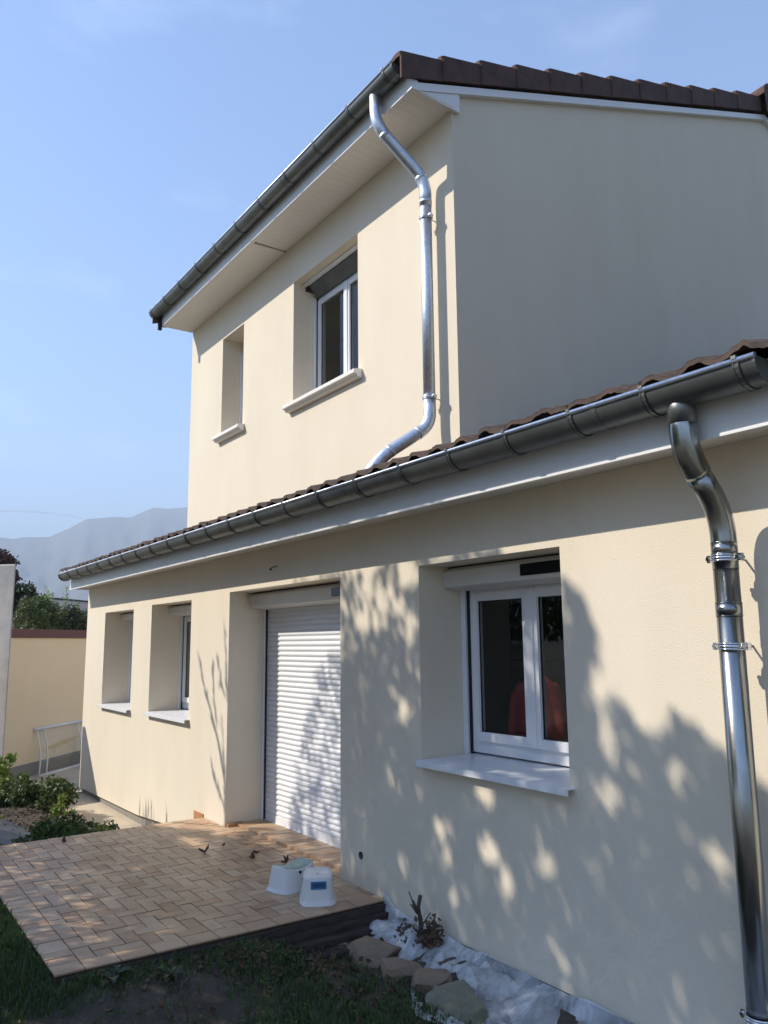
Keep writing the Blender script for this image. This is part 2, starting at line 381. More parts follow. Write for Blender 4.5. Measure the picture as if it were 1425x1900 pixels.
# upper roof
def zr(y): return 6.345 + .35*(y-3.44)
mb = MB()
def tilesurf(x0, x1, y0, y1, z0, slope, step, per, amp, rows=None, res=10, rough=0):
    n = int((x1-x0)/per*res); ny = max(1, int(round((y1-y0)/step)))
    for j in range(ny):
        ya, yb = y0+j*step, y0+(j+1)*step+.03
        def fn(a, b, ya=ya, yb=yb, j=j):
            x = x0+(x1-x0)*a; ph = (x/per) % 1.0
            w = math.sin(ph*2*math.pi); w = amp*(w if w > 0 else w*.55)
            y = ya+(yb-ya)*b; lift = .026*(1-b)
            r = (rough*noise.noise((x*9, y*6, 3.1))+rough*.7*noise.noise((x*37, y*30, 5))) if rough else 0
            yy = y + (rough*1.3*noise.noise((math.floor(x/per)*3.3, j*5.1, .2)) if (rough and b < .01) else 0)
            return (x, yy, z0+slope*(y-y0)+w+lift+r)
        mb.grid(fn, n, 2, smooth=True)
        def fr(a, b, ya=ya, fn=fn):
            p = fn(a, 0); return (p[0], p[1]+.001, p[2]-.022*b)
        mb.grid(fr, n, 1, smooth=False)
tilesurf(UL-.08, UR-.02, 3.44, 9.0, 6.335, .35, .37, .30, .022)
mb.face([(UL-.08, 9.0, zr(9.0)), (UR, 9.0, zr(9.0)), (UR, 14.6, zr(3.4)), (UL-.08, 14.6, zr(3.4))])
mb.face([(UL-.03, 3.56, 6.30), (UL-.03, 9.0, 8.22), (UR, 9.0, 8.22), (UR, 3.56, 6.30)])
hb(mb, 'upper_roof', m_tile)
# verge tiles: L-shaped, lapped up the rake, a rounded nib on each
def verge(sgn, X):
    mb = MB(); ys = [3.425, 3.862, 4.292, 4.73, 5.165, 5.615, 6.06, 6.52, 6.98, 7.44, 7.90, 8.38, 8.86]
    for k, (ya, yb) in enumerate(zip(ys[:-1], ys[1:])):
        za = 6.168+.348*(ya-3.5); zb = 6.168+.348*(yb+.05-3.5)
        xo = X+sgn*(.060-.0); 
        prof = [(ya, za-.012), (yb+.05, zb-.010), (yb+.05, zb+.180), (ya, za+.222)]
        # side plate, tilted out a little at its lower end so that laps read
        i = len(mb.v)
        for dx, sh in ((0, 0), (.02, 0)):
            for q, p in enumerate(prof):
                lift = .012 if q in (0, 3) else 0
                mb.v.append((xo+sgn*(lift)-sgn*dx, p[0], p[1]))
        for q in range(4):
            j = (q+1) % 4; mb.f.append((i+q, i+j, i+4+j, i+4+q)); mb.t.append(random.random()); mb.sm.append(False)
        mb.f.append((i, i+1, i+2, i+3)); mb.f.append((i+7, i+6, i+5, i+4)); mb.t += [.5, .5]; mb.sm += [False, False]
        # rounded top over the first wave of tiles
        R = .075
        def fn(a, b, ya=ya, yb=yb, za=za, zb=zb):
            ang = a*math.pi; y = ya+(yb+.05-ya)*b; zt = (za+.222)*(1-b)+(zb+.18)*b
            r = R*(1-.12*b)
            xx = xo+sgn*.012*(1-b) - sgn*(r - r*math.cos(ang)); return (xx, y, zt-.012+math.sin(ang)*.035)
        mb.grid(fn, 8, 2)
        # thick front lip
        def fl(a, b, ya=ya, za=za):
            ang = a*math.pi; r = R-.014*b
            return (xo+sgn*.012 - sgn*(R - r*math.cos(ang)), ya, za+.21+math.sin(ang)*(.035-.016*b)-.03*b)
        mb.grid(fl, 8, 1, smooth=False)
    hb(mb, 'verge_tiles', m_tile, solid=0)
verge(1, UR); verge(-1, UL)
mb = MB()   # ridge caps
x = UR+.13; k = 0
while x > UL-.2:
    def fn(a, b, x=x): 
        ang = math.pi*(a*1.15-.075); r = .135-.012*b
        return (x-.44*b, 9.03-math.cos(ang)*r*1.1, zr(9.0)-.03+math.sin(ang)*r+.012*(1-b))
    mb.grid(fn, 14, 2)
    if k == 0:
        pts = [fn(a/14, 0) for a in range(15)]; mb.face(pts + [(x, 9.16, zr(9)-.30), (x, 8.90, zr(9)-.30)])
    x -= .42; k += 1
hb(mb, 'ridge_caps', m_tile, solid=0)

# lower roof
mb = MB()
tilesurf(XL-.05, UR, 2.735, 4.0, 2.702, .35, .32, .205, .017, rough=.014, res=22)
tilesurf(UR, XR-.02+.16, 2.735, 8.4, 2.702, .35, .32, .205, .017, rough=.014, res=22)
mb.face([(UR, 8.4, zroof(8.4)), (XR+.14, 8.4, zroof(8.4)), (XR+.14, 14.2, zroof(2.7)), (UR, 14.2, zroof(2.7))])
mb.face([(XL-.03, 2.89, 2.69), (XR+.1, 2.89, 2.69), (XR+.1, 4.0, 3.07), (XL-.03, 4.0, 3.07)])
mb.face([(UR, 4.0, 3.07), (XR+.1, 4.0, 3.07), (XR+.1, 8.4, 4.61), (UR, 8.4, 4.61)])
# side closure of the roof slabs
mb.face([(XL-.03, 2.89, 2.69), (XL-.03, 4.0, 3.07), (XL-.03, 4.0, 3.14), (XL-.03, 2.75, 2.70)])
hb(mb, 'lower_roof', m_oldtile)

mb = MB(); mb.prism([(2.88, zroof(2.88)-.19), (8.4, zroof(8.4)-.19), (8.4, zroof(8.4)-.03), (2.88, zroof(2.88)-.03)], 'x', XR+.061, XR+.085)
hb(mb, 'verge_board', m_pvc)
# gutters
def gutter(name, x0, x1, yc, zc, r, hooks, capL=True, hookw=.020):
    mb = MB(); N = 14
    def fn(a, b, r=r): 
        ang = math.pi + math.pi*b
        return (x0+(x1-x0)*a, yc+math.cos(ang)*r, zc+math.sin(ang)*r)
    mb.grid(fn, 1, N)
    mb.grid(lambda a, b: fn(a, b, r-.003), 1, N)
    g = None
    for X in (x0, x1):
        prof = [(yc+math.cos(math.pi+math.pi*b/N)*(r+.003), zc+math.sin(math.pi+math.pi*b/N)*(r+.003)) for b in range(N+1)]
        mb.prism(prof+[(yc+r*.9, zc+.004), (yc-r*.9, zc+.004)], 'x', X-.006, X+.006)
    for k in range(1, int((x1-x0)/2.0)+1):    # soldered laps
        X = x0+k*2.0
        prof = [(yc+math.cos(math.pi+math.pi*b/N)*(r+.0025), zc+math.sin(math.pi+math.pi*b/N)*(r+.0025)) for b in range(N+1)]
        mb.prism(prof, 'x', X-.02, X+.02, closed=False, smooth=True)
    go = hb(mb, name, m_zinc)
    mb = MB(); mb.tube([(x0-.008, yc-r-.002, zc+.006), (x1+.008, yc-r-.002, zc+.006)], .0105, 10)
    hb(mb, 'gutter_bead', m_galv, go)
    for X in hooks:
        mb = MB()
        prof = [(yc+math.cos(math.pi+math.pi*b/N)*(r+.004), zc+math.sin(math.pi+math.pi*b/N)*(r+.004)) for b in range(N+1)]
        prof2 = [(yc+math.cos(math.pi+math.pi*b/N)*(r+.001), zc+math.sin(math.pi+math.pi*b/N)*(r+.001)) for b in range(N, -1, -1)]
        mb.prism(prof+prof2, 'x', X-hookw/2, X+hookw/2, smooth=False)
        for s in (-1, 1):
            mb.prism([(p[0], p[1]) for p in [(yc+math.cos(math.pi+math.pi*b/N)*(r+.0065), zc+math.sin(math.pi+math.pi*b/N)*(r+.0065)) for b in range(N+1)]] + prof[::-1], 'x', X+s*hookw/2-.0025, X+s*hookw/2+.0025)
        mb.box(X-hookw/2, X+hookw/2, yc-r-.016, yc-r+.006, zc+.008, zc+.022)
        hb(mb, 'gutter_hook', m_zinc, go)
    return go
# children of an object built with hb have world offsets removed twice only if parented to a moved parent; all house parts sit at the house origin
gutter('upper_gutter', UL-.10, -4.74, 3.468, 6.300, .080, [-4.86, -5.42, -6.02, -6.61, -7.20, -7.79, -8.38, -8.97, -9.56, -10.12, -10.64])
hk = [-1.60, -2.02, -2.42, -2.85, -3.30, -3.75, -4.24]
x = -4.73
while x > -12.3: hk.append(x); x -= .50
gutter('lower_gutter', XL-.02, -1.53, 2.793, 2.668, .088, hk)
mb = MB(); mb.box(UL-.06, UL-.02, 3.50, 3.55, 6.05, 6.25); hb(mb, 'eaves_clip', m_rubber)

# downpipes
def clamp(parent, c, r, m, wall_y, bolt=(1, 0)):
    mb = MB(); x, y, z = c
    for dz in (-.011, .011):
        mb.tube([(x+math.cos(a*math.pi/12)*(r+.004), y+math.sin(a*math.pi/12)*(r+.004), z+dz) for a in range(25)], .0045, 8, caps=False)
    mb.tube([(x+math.cos(a*math.pi/12)*(r+.002), y+math.sin(a*math.pi/12)*(r+.002), z) for a in range(25)], .008, 6, caps=False)
    for s in (-1, 1):
        mb.box(x+s*(r+.014)-.012, x+s*(r+.014)+.012, y-.012, y+.012, z-.015, z+.015)
        mb.tube([(x+s*(r+.016), y-.022, z), (x+s*(r+.016), y+.022, z)], .009, 10)
    mb.tube([(x, y+r, z), (x, wall_y+.01, z)], .005, 8)
    hb(mb, 'clamp', m, parent)
# lower, polished
yp = 2.995; xp = -1.888; RP = .0500
mb = MB()
path = arc([(-1.905, 2.800, 2.60), (-1.905, 2.800, 2.39), (xp, yp, 2.17), (xp, yp, 1.93)], .19, 12)
mb.tube(path[:14], RP+.006, 32); mb.tube(path[13:], RP+.001, 32)
mb.tube([(xp, yp, 2.03), (xp, yp, -.25)], RP, 28)
for z in (2.035, 1.79,):
    mb.tube([(xp, yp, z+.004), (xp, yp, z-.05)], RP+.0016, 32)
    for zz in (z+.004, z-.05): mb.tube([(xp+math.cos(a*math.pi/16)*(RP+.001), yp+math.sin(a*math.pi/16)*(RP+.001), zz) for a in range(33)], .0014, 6, caps=False)
dp = hb(mb, 'downpipe', m_pipe)
mb = MB(); mb.tube([(-1.905, 2.800, 2.64), (-1.905, 2.800, 2.512)], RP+.0065, 28); hb(mb, 'outlet_socket', m_zinc, dp)
for z in (1.975, 1.62, .245): clamp(dp, (xp, yp, z), RP, m_chrome, YW)
# upper, galvanised, spills on to the lower roof
xq = -4.968; yq = 3.895
mb = MB()
pa = arc([(-5.085, 3.468, 6.24), (-5.085, 3.468, 5.98), (xq, yq, 5.54), (xq, yq, 5.30)], .22, 9)
mb.tube(pa, RP+.002, 24)
mb.tube([(xq, yq, 5.42), (xq, yq, 3.50)], RP, 24)
pb = arc([(xq, yq, 3.60), (xq, yq, 3.385), (-5.10, 3.52, 3.115), (-5.16, 3.40, 2.94)], .13, 9)
mb.tube(pb, RP+.002, 24)
for i in (9, 13): 
    a, b = pa[i], pa[i]+(pa[i]-pa[i-1]).normalized()*.035; mb.tube([a, b], RP+.0035, 24)
for i in (10, 12):
    a, b = pb[i], pb[i]+(pb[i+1]-pb[i]).normalized()*.03; mb.tube([a, b], RP+.0035, 24)
mb.tube([(xq, yq, 5.36), (xq, yq, 5.33)], RP+.0035, 24)
dq = hb(mb, 'downpipe', m_galv)
for z in (5.20, 3.62): clamp(dq, (xq, yq, z), RP, m_galv, YU)

# windows -----------------------------------------------------------------
def bar(mb, x0, x1, z0, z1, y0, y1, w):
    mb.box(x0, x0+w, y0, y1, z0, z1); mb.box(x1-w, x1, y0, y1, z0, z1)
    mb.box(x0+w, x1-w, y0, y1, z0, z0+w); mb.box(x0+w, x1-w, y0, y1, z1-w, z1)
def sash(par, x0, x1, z0, z1, y, w=.055):
    mb = MB(); bar(mb, x0, x1, z0, z1, y, y+.05, w); bar(mb, x0+w-.012, x1-w+.012, z0+w-.012, z1-w+.012, y+.012, y+.03, .014)
    s = hb(mb, 'sash', m_alu, par, bevel=.002)
    mb = MB(); mb.face([(x0+w-.014, y+.025, z0+w-.014), (x1-w+.014, y+.025, z0+w-.014), (x1-w+.014, y+.025, z1-w+.014), (x0+w-.014, y+.025, z1-w+.014)]); hb(mb, 'pane', m_glass, par)
    mb = MB(); bar(mb, x0+w+.0015, x1-w-.0015, z0+w+.0015, z1-w-.0015, y+.016, y+.0235, .008); hb(mb, 'glazing_seal', m_rubber, par)
def louvre_sill(par, x0, x1, z, yf, yb, m, th=.035):
    mb = MB(); mb.prism([(yf, z-.010), (yf, z-.010-th), (yf+.006, z-.010-th), (yf+.006, z-.018), (yb, z-.008), (yb, z+.001)], 'x', x0+.012, x1+.030)
    mb.box(x0+.009, x0+.0115, yf, YW+.0, z-.016-th, z-.008)
    return hb(mb, 'sill', m, par, bevel=.001)
def low_window(h, zbase, panel=True):
    x0, x1, z0, z1 = h; zs = zbase
    mb = MB(); bar(mb, x0+.045, x1-.045, zs+.012, 1.995, 3.535, 3.598, .05)
    mb.box(x0+.095, x1-.095, 3.537, 3.596, zs+.062, zs+.085)
    for k in (-.33, .2): mb.box((x0+x1)/2+k, (x0+x1)/2+k+.03, 3.533, 3.536, zs+.045, zs+.050)
    w = hb(mb, 'window', m_alu, bevel=.0015)
    xc = (x0+x1)/2
    sash(w, x0+.078, xc-.008, zs+.088, 1.968, 3.515); sash(w, xc+.008, x1-.078, zs+.088, 1.968, 3.515)
    mb = MB(); mb.box(xc-.03, xc+.03, 3.505, 3.54, zs+.088, 1.968); hb(mb, 'mullion', m_alu, w, bevel=.002)
    for s in (0, 1):
        a = x0+.003 if s == 0 else x1-.033
        mb = MB(); mb.box(a, a+.022, 3.49, 3.56, zs, 2.0); mb.box(a+.022, a+.030, 3.50, 3.506, zs, 2.0)
        hb(mb, 'guide_rail', m_alu, w)
        b = x0+.026 if s == 0 else x1-.044
        mb = MB(); mb.box(b, b+.018, 3.524, 3.56, zs, 2.0); hb(mb, 'guide_seal', m_rubber, w)
    mb = MB(); mb.prism([(3.345, 2.012), (3.352, 2.002), (3.50, 1.985), (3.58, 1.985), (3.58, z1-.012), (3.375, z1-.012), (3.345, z1-.035)], 'x', x0+.003, x1-.003)
    hb(mb, 'shutter_box', m_box, w, bevel=.002)
    mb = MB(); mb.box(x0+.003, x1-.003, 3.39, 3.58, z1-.011, z1-.002); hb(mb, 'box_gap', m_rubber, w)
    if panel:
        mb = MB(); mb.box(x1-.50, x1-.03, 3.336, 3.346, 2.028, 2.098); mb.box(x1-.47, x1-.06, 3.334, 3.337, 2.060, 2.062); hb(mb, 'solar_panel', m_black, w, bevel=.004)
    mb = MB(); mb.box(x0+.001, x0+.013, 3.15, 3.59, zs-.04, zs-.009); hb(mb, 'sill_end', m_alu, w)
    louvre_sill(w, x0, x1, zs, 3.088, 3.59, m_alu)
    return w
low_window(W1, .930); low_window(W2, .893, False); low_window(W3, .872, False)

def up_window(h, two=True):
    x0, x1, z0, z1 = h
    y = 4.30
    mb = MB(); bar(mb, x0+.03, x1-.03, z0+.01, z1-.13, y, y+.06, .045); w = hb(mb, 'window', m_alu, bevel=.0015)
    xc = (x0+x1)/2
    if two:
        sash(w, x0+.055, xc-.004, z0+.04, z1-.17, y-.02); sash(w, xc+.004, x1-.055, z0+.04, z1-.17, y-.02)
        mb = MB(); mb.box(xc-.028, xc+.028, y-.032, y, z0+.04, z1-.17); hb(mb, 'mullion', m_alu, w, bevel=.002)
    else:
        sash(w, x0+.055, x1-.055, z0+.04, z1-.17, y-.02)
    for a in (x0+.002, x1-.026):
        mb = MB(); mb.box(a, a+.024, y-.055, y+.02, z0, z1-.13); hb(mb, 'guide_rail', m_alu, w)
    for a in (x0+.027, x1-.041):
        mb = MB(); mb.box(a, a+.014, y-.02, y+.02, z0, z1-.13); hb(mb, 'guide_seal', m_rubber, w)
    if two:
        mb = MB(); mb.prism([(y-.14, z1-.045), (y-.03, z1-.135), (y+.05, z1-.135), (y+.05, z1-.004), (y-.14, z1-.004)], 'x', x0+.07, x1-.002); hb(mb, 'shutter_box', m_zinc, w)
        mb = MB(); mb.box(x0+.002, x0+.069, y-.15, y+.05, z1-.07, z1-.006); hb(mb, 'box_gap', m_rubber, w)
        mb = MB(); mb.box(x0+.004, x1-.004, y-.20, y-.145, z1-.022, z1-.003); hb(mb, 'lintel_profile', m_alu, w)
    # moulded cement sill
    mb = MB(); zt = z0
    mb.prism([(YU-.095, zt+.004), (YU-.095, zt-.035), (YU-.07, zt-.042), (YU-.055, zt-.065), (YU-.002, zt-.072), (YU-.002, zt+.018), (YU-.03, zt+.016)], 'x', x0-.07, x1+.07)
    mb.prism([(YU-.001, zt+.0175), (YU-.001, zt+.001), (y, zt+.001), (y, zt+.035)], 'x', x0+.001, x1-.001)
    hb(mb, 'sill', m_soffit, w, bevel=.004)
    return w
up_window(U1); up_window(U2, False)

# the closed roller shutter in the doorway
mb = MB(); x0, x1 = DR[0]+.03, DR[1]-.03; z = .085; p = .0465
prof = []
while z < 2.0:
    for k in range(7):
        a = k/6*math.pi; prof.append((3.545-.013*math.sin(a)**.8, z+p*.93*k/6))
    z += p
mb.prism(prof, 'x', x0, x1, closed=False, smooth=False)
sh = hb(mb, 'roller_shutter', m_alu)
mb = MB(); mb.box(x0, x1, 3.530, 3.555, .012, .086); mb.box(x0, x1, 3.525, 3.53, .012, .028); hb(mb, 'bottom_rail', m_alu, sh, bevel=.002)
for a in (DR[0]+.002, DR[1]-.032):
    mb = MB(); mb.box(a, a+.03, 3.50, 3.57, .004, 2.0); hb(mb, 'guide_rail', m_alu, sh, bevel=.002)
mb = MB(); mb.box(DR[0]+.033, DR[0]+.040, 3.512, 3.53, .01, 2.0); hb(mb, 'guide_seal', m_rubber, sh)
mb = MB(); mb.prism([(3.345, 2.005), (3.352, 1.995), (3.50, 1.975), (3.59, 1.975), (3.59, 2.124), (3.375, 2.124), (3.345, 2.10)], 'x', DR[0]+.003, DR[1]-.003); hb(mb, 'shutter_box', m_box, sh, bevel=.002)
mb = MB(); mb.box(DR[0]+.003, DR[1]-.003, 3.39, 3.59, 2.125, 2.135); hb(mb, 'box_gap', m_rubber, sh)
mb = MB(); mb.box(DR[1]-.46, DR[1]-.04, 3.335, 3.3455, 2.02, 2.09); hb(mb, 'solar_panel', m_black, sh, bevel=.004)
mb = MB(); mb.face([(DR[0], 3.595, 0), (DR[1], 3.595, 0), (DR[1], 3.595, 2.13), (DR[0], 3.595, 2.13)]); hb(mb, 'door_backing', m_rubber, sh)
# vent stub and loose cable end on the wall
mb = MB(); mb.tube([(-4.867, YW+.004, .209), (-4.867, YW-.006, .209)], .024, 20); v = hb(mb, 'wall_pipe_stub', m_rubber)
mb = MB(); mb.tube([(-4.867, YW-.006, .203), (-4.867, YW-.010, .203)], .012, 14); hb(mb, 'pipe_core', m_zinc, v)
mb = MB(); mb.tube([(-6.29, YW+.002, 2.289), (-6.28, YW-.02, 2.285), (-6.22, YW-.03, 2.296), (-6.13, YW-.025, 2.301)], .004, 6); mb.tube([(-6.29, YW+.002, 2.289), (-6.29, YW-.01, 2.289)], .010, 10)
hb(mb, 'cable_end', m_rubber)
mb = MB(); mb.box(-7.90, -7.665, YW-.010, YW+.02, -.05, .028); hb(mb, 'tile_skirting', m_terra)
mb = MB(); mb.box(DR[0]+.004, DR[0]+.050, YW+.01, YW+.16, .002, .028)
hb(mb, 'tile_skirting', m_terra)

# red jacket on a hanger inside the window
jk = empty('red_jacket', 'red jacket on a hanger seen through the large ground floor window', 'jacket', (-3.775, 3.80, 1.01))
mb = MB()
def jf(a, b):
    ang = a*2*math.pi; z = b
    hw = .175+.015*(1-z) if z < .72 else .175*(1-((z-.72)/.28)**1.4*.75)
    x = math.cos(ang)*hw; y = math.sin(ang)*(.075 if z < .85 else .05)*(1+.25*noise.noise((x*9, z*2, 1)))
    return (x+.02*noise.noise((ang*2, z*3, 0)), y, z*.43)
mb.grid(jf, 40, 24); mb.build('body', m_red, jk)
for s in (-1, 1):
    mb = MB(); mb.tube([(s*.12, 0, .355), (s*.185, -.01, .26), (s*.215, -.02, .08), (s*.215, -.03, -.10)], [.045, .046, .042, .038], 14); mb.build('sleeve', m_red, jk)
mb = MB(); mb.tube([(0, 0, .42), (0, 0, .50), (.03, 0, .53), (.0, 0, .56)], .004, 6); mb.build('hanger', m_zinc, jk)

# clothes rail behind it
rk = empty('drying_rack', 'thin wire drying rack holding the red jacket indoors', 'rack', (-3.8, 4.35, 0))
mb = MB()
for z in (1.50, 1.62, 1.74): mb.tube([(-.9, .1, z), (.75, .1, z)], .004, 6)
mb.build('wire', m_chrome, rk)
for x in (-.9, .75):
    mb = MB(); mb.tube([(x, .1, -.04), (x, .1, 1.85)], .012, 8); mb.build('post', m_zinc, rk)

# ================================================================= GROUND
def smooth(a, b, x):
    t = max(0, min(1, (x-a)/(b-a))); return t*t*(3-2*t)
def gz(x, y):
    z = -.16 + .025*noise.noise((x*1.7, y*1.7, 0)) + .012*noise.noise((x*6, y*6, 2))
    z += .06*smooth(2.75, 3.1, y)*smooth(-4.7, -4.4, x)
    z += .120*smooth(2.6, 2.1, y)*smooth(-3.7, -4.35, x)*smooth(1.0, 1.3, y)
    z += .135*smooth(1.35, 1.0, y)*smooth(-4.1, -4.9, x)                     # turf level with the patio at its outer edge
    z -= .17*smooth(-7.6, -8.3, x)*smooth(1.0, 1.6, y)
    z += .05*smooth(-3.2, -1, x)
    if x < -7.62 and y > 2.5: z = -.47
    return z
mb = MB()
def gf(a, b):
    x = -14+16.5*a; y = -6+9.5*b
    if -7.70 < x < -4.60 and 1.13 < y: return (x, y, -.2)
    if y > YW+.02 : return (x, y, -.2 if x > -7.7 else -.5)
    z = gz(x, y)
    if x < -7.62: z = z*(1-smooth(2.2, 2.5, y)) + -.47*smooth(2.2, 2.5, y)
    if x < -11.8: z = min(z, -.42-.1*smooth(-11.8, -12.1, x))
    return (x, y, z)
mb.grid(gf, 260, 150)
tag(mb.build('lawn', m_soil), kind='structure')
mb = MB(); mb.face([(-6000, -6000, -.75), (6000, -6000, -.75), (6000, 6000, -.75), (-6000, 6000, -.75)])
tag(mb.build('ground', m_field), kind='structure')
mb = MB(); mb.box(-17.5, -7.55, 1.95, 3.6, -.72, -.405); mb.box(-17.5, -11.9, -3.0, 1.95, -.72, -.41); mb.box(-17.5, XL-.02, 3.6, 9, -.72, -.407)
tag(mb.build('walkway', m_conc), kind='structure')

# patio: herringbone tiles 185 x 92 mm, header course round the edge
PX0, PX1, PY0, PY1 = -7.66, -4.555, 1.09, YR
mb = MB(); mb.box(PX0+.004, PX1-.006, PY0+.006, YW+.01, -.20, -.006); mb.box(DR[0]-.05, DR[1]+.05, YW+.012, YR-.002, -.2, -.006)
patio = tag(mb.build('patio', m_grout), kind='structure')
mb = MB(); a_, g_ = .0925, .0058
def tile(x0, x1, y0, y1, clip):
    X0, X1 = max(x0, clip[0]), min(x1, clip[1]); Y0, Y1 = max(y0, clip[2]), min(y1, clip[3])
    if X1-X0 < .012 or Y1-Y0 < .012: return
    t = min(1, max(0, random.gauss(.42, .27))); dz = random.uniform(-.0018, .0014)
    mb.box(X0+g_/2, X1-g_/2, Y0+g_/2, Y1-g_/2, -.008, dz, t)
cl = (PX0, -4.695, 1.245, YW-.004)
nmax = 30
for i in range(-nmax, nmax):
    for j in range(-nmax, nmax):
        # herringbone: unit steps along the diagonal
        bx = (i + 2*j)*a_; by = (i - 2*j)*a_ if False else (i)*a_
        X = -4.695 - 14*a_ + i*a_ + j*4*a_; Y = 1.245 + 8*a_ + i*a_
        tile(X, X+2*a_, Y, Y+a_, cl) if abs(i) < 30 and abs(j) < 14 else None
        tile(X+2*a_, X+3*a_, Y-a_*1.0, Y+a_, cl) if abs(i) < 30 and abs(j) < 14 else None
x = PX0
while x < PX1: tile(x, min(x+a_, PX1), PY0, 1.245, (PX0, PX1, PY0, 1.245)); x += a_
y = 1.245
while y < YW-.01: tile(-4.695, PX1, y, y+.185, (-4.695, PX1, 1.245, YW-.004)); y += .185
x = DR[0]
while x < DR[1]: mb.box(x+g_/2, min(x+a_, DR[1])-g_/2, YW+.10, YR-.01, -.008, .022, random.random()); mb.box(x+g_/2, min(x+a_, DR[1])-g_/2, YW+.002, YW+.094, -.008, .0, random.random()); x += a_
mb.build('tiles', m_patio, patio)

# ragged timber and old boards along the open side of the patio
ed = empty('timber_edging', 'dark weathered timber boards edging the right side of the tiled patio', 'edging', (-4.5, 2.2, -.2))
def plank(x0, x1, y0, y1, z0, z1, seed):
    mb = MB()
    def fn(a, b):
        ang = b*4; k = int(ang) % 4; f = ang-int(ang)
        c = [(x0, z0), (x1, z0), (x1, z1), (x0, z1), (x0, z0)]
        px = c[k][0]*(1-f)+c[k+1][0]*f; pz = c[k][1]*(1-f)+c[k+1][1]*f
        y = y0+(y1-y0)*a
        return (px+.010*noise.noise((px*14, y*3+seed, pz*14))+4.5, y-2.2, pz+.010*noise.noise((pz*14+seed, y*4, px*10))+.2)
    mb.grid(fn, 60, 16, smooth=True)
    mb.build('board', m_wood, ed)
plank(-4.552, -4.532, 1.12, YW-.005, -.20, -.020, 1)
plank(-4.530, -4.490, 1.75, YW-.02, -.20, -.060, 5)
plank(-4.485, -4.40, 2.0, 3.05, -.21, -.10, 9)
plank(-4.40, -4.28, 2.25, 2.98, -.22, -.135, 13)

# plastic dust sheet along the foot of the wall
mb = MB()
def tri(u, v, sd):
    """piecewise linear height over a jittered triangular lattice: crisp creases between flat facets"""
    i, j = math.floor(u), math.floor(v); fu, fv = u-i, v-j
    h = lambda a, b: noise.cell((a+.5+sd*17, b+.5, sd))
    if fu+fv < 1: return h(i, j)+(h(i+1, j)-h(i, j))*fu+(h(i, j+1)-h(i, j))*fv
    return h(i+1, j+1)+(h(i, j+1)-h(i+1, j+1))*(1-fu)+(h(i+1, j)-h(i+1, j+1))*(1-fv)
def sf(a, b):
    x = -4.62 + 3.5*a
    wid = .34+.10*noise.noise((x*2.2, 0, 5))+.20*smooth(-4.0, -3.4, x)
    if x < -4.35: wid *= .75
    ywall = YW-.012
    y = ywall - wid*b + .03*noise.noise((x*7, b*5, 1))*b
    base = gz(x, y)+.010
    bunch = math.exp(-((x+4.0)**2)/.10)*.65+.30
    wx = x+.12*noise.noise((x*3, y*3, 8)); wy = y+.12*noise.noise((x*3, y*3, 18))
    n1 = tri(wx*6.5+wy*3, wy*7-wx*2, 1)*.075; n2 = tri(wx*15-wy*6, wy*13+wx*5, 2)*.032; n3 = tri(wx*38+wy*20, wy*34-wx*12, 3)*.010 + tri(wx*85, wy*80+wx*30, 4)*.004
    z = base + (n1+n2+n3)*bunch*min(1, (1-b)*6+.15) + .05*math.exp(-((x+3.98)**2)/.03-((y-2.95)**2)/.02)
    if b < .12: z = max(z, base+(.12-b)/.12*(.035+.05*max(0, noise.noise((x*3, 1, 1)))+ .11*math.exp(-((x+4.56)**2)/.004)))
    return (x, y, z)
def sft(a, b):
    x, y, z = sf(a, b); wx = x+.12*noise.noise((x*3, y*3, 8)); wy = y+.12*noise.noise((x*3, y*3, 18))
    def cid(u, v, sd):
        i, j = math.floor(u), math.floor(v); return noise.cell((i+.5+(.31 if (u-i)+(v-j) < 1 else 77), j+.5, sd+9))
    t = .5*(cid(wx*6.5+wy*3, wy*7-wx*2, 1)) + .35*cid(wx*15-wy*6, wy*13+wx*5, 2) + .2*cid(wx*38+wy*20, wy*34-wx*12, 3)
    return max(0, min(1, .5+.8*t+.30*math.exp(-((x+4.0)**2)/.08)-.22))
mb.grid(sf, 460, 90, smooth=True, tf=sft)
tag(mb.build('plastic_sheet', m_film), 'crumpled translucent plastic dust sheet along the foot of the house wall', 'plastic sheet')

# stones
def stone(c, sx, sy_, sz, rz, m, label, seed):
    rnd = random.Random(seed); bm = bmesh.new()
    bmesh.ops.create_icosphere(bm, subdivisions=5, radius=1)
    PL = []
    for _ in range(13):
        n = Vector((rnd.gauss(0, 1), rnd.gauss(0, 1), rnd.gauss(0, .8))).normalized(); PL.append((n, rnd.uniform(.62, .95)))
    PL.append((Vector((rnd.gauss(0, .12), rnd.gauss(0, .12), 1)).normalized(), .62))
    for v in bm.verts:
        d = v.co.normalized(); r = 1.25
        for n, k in PL:
            q = d.dot(n)
            if q > .05: r = min(r, k/q)
        r *= 1+.035*noise.noise(d*3+Vector((seed, 0, 0)))+.02*noise.noise(d*9+Vector((seed, 0, 0)))+.008*noise.noise(d*25)
        v.co = Vector((d.x*r*sx*1.25, d.y*r*sy_*1.25, d.z*r*sz*1.25))
    me = bpy.data.meshes.new('stone'); bm.to_mesh(me); bm.free(); me.materials.append(m)
    me.attributes.new('tint', 'FLOAT', 'FACE')
    o = bpy.data.objects.new('stone', me); COL.objects.link(o); o.location = (c[0], c[1], c[2]-.022); o.rotation_euler = (0, 0, rz)
    tag(o, label, 'stone', 'stones edging the lawn beside the plastic sheet')
stone((-4.20, 2.78, -.130), .16, .125, .075, .5, m_stone, 'largest broad flat brown stone, beside the timber edging', 11)
stone((-4.40, 2.69, -.150), .07, .055, .05, .2, m_stone, 'small brown stone half hidden at left end of the stone row', 23)
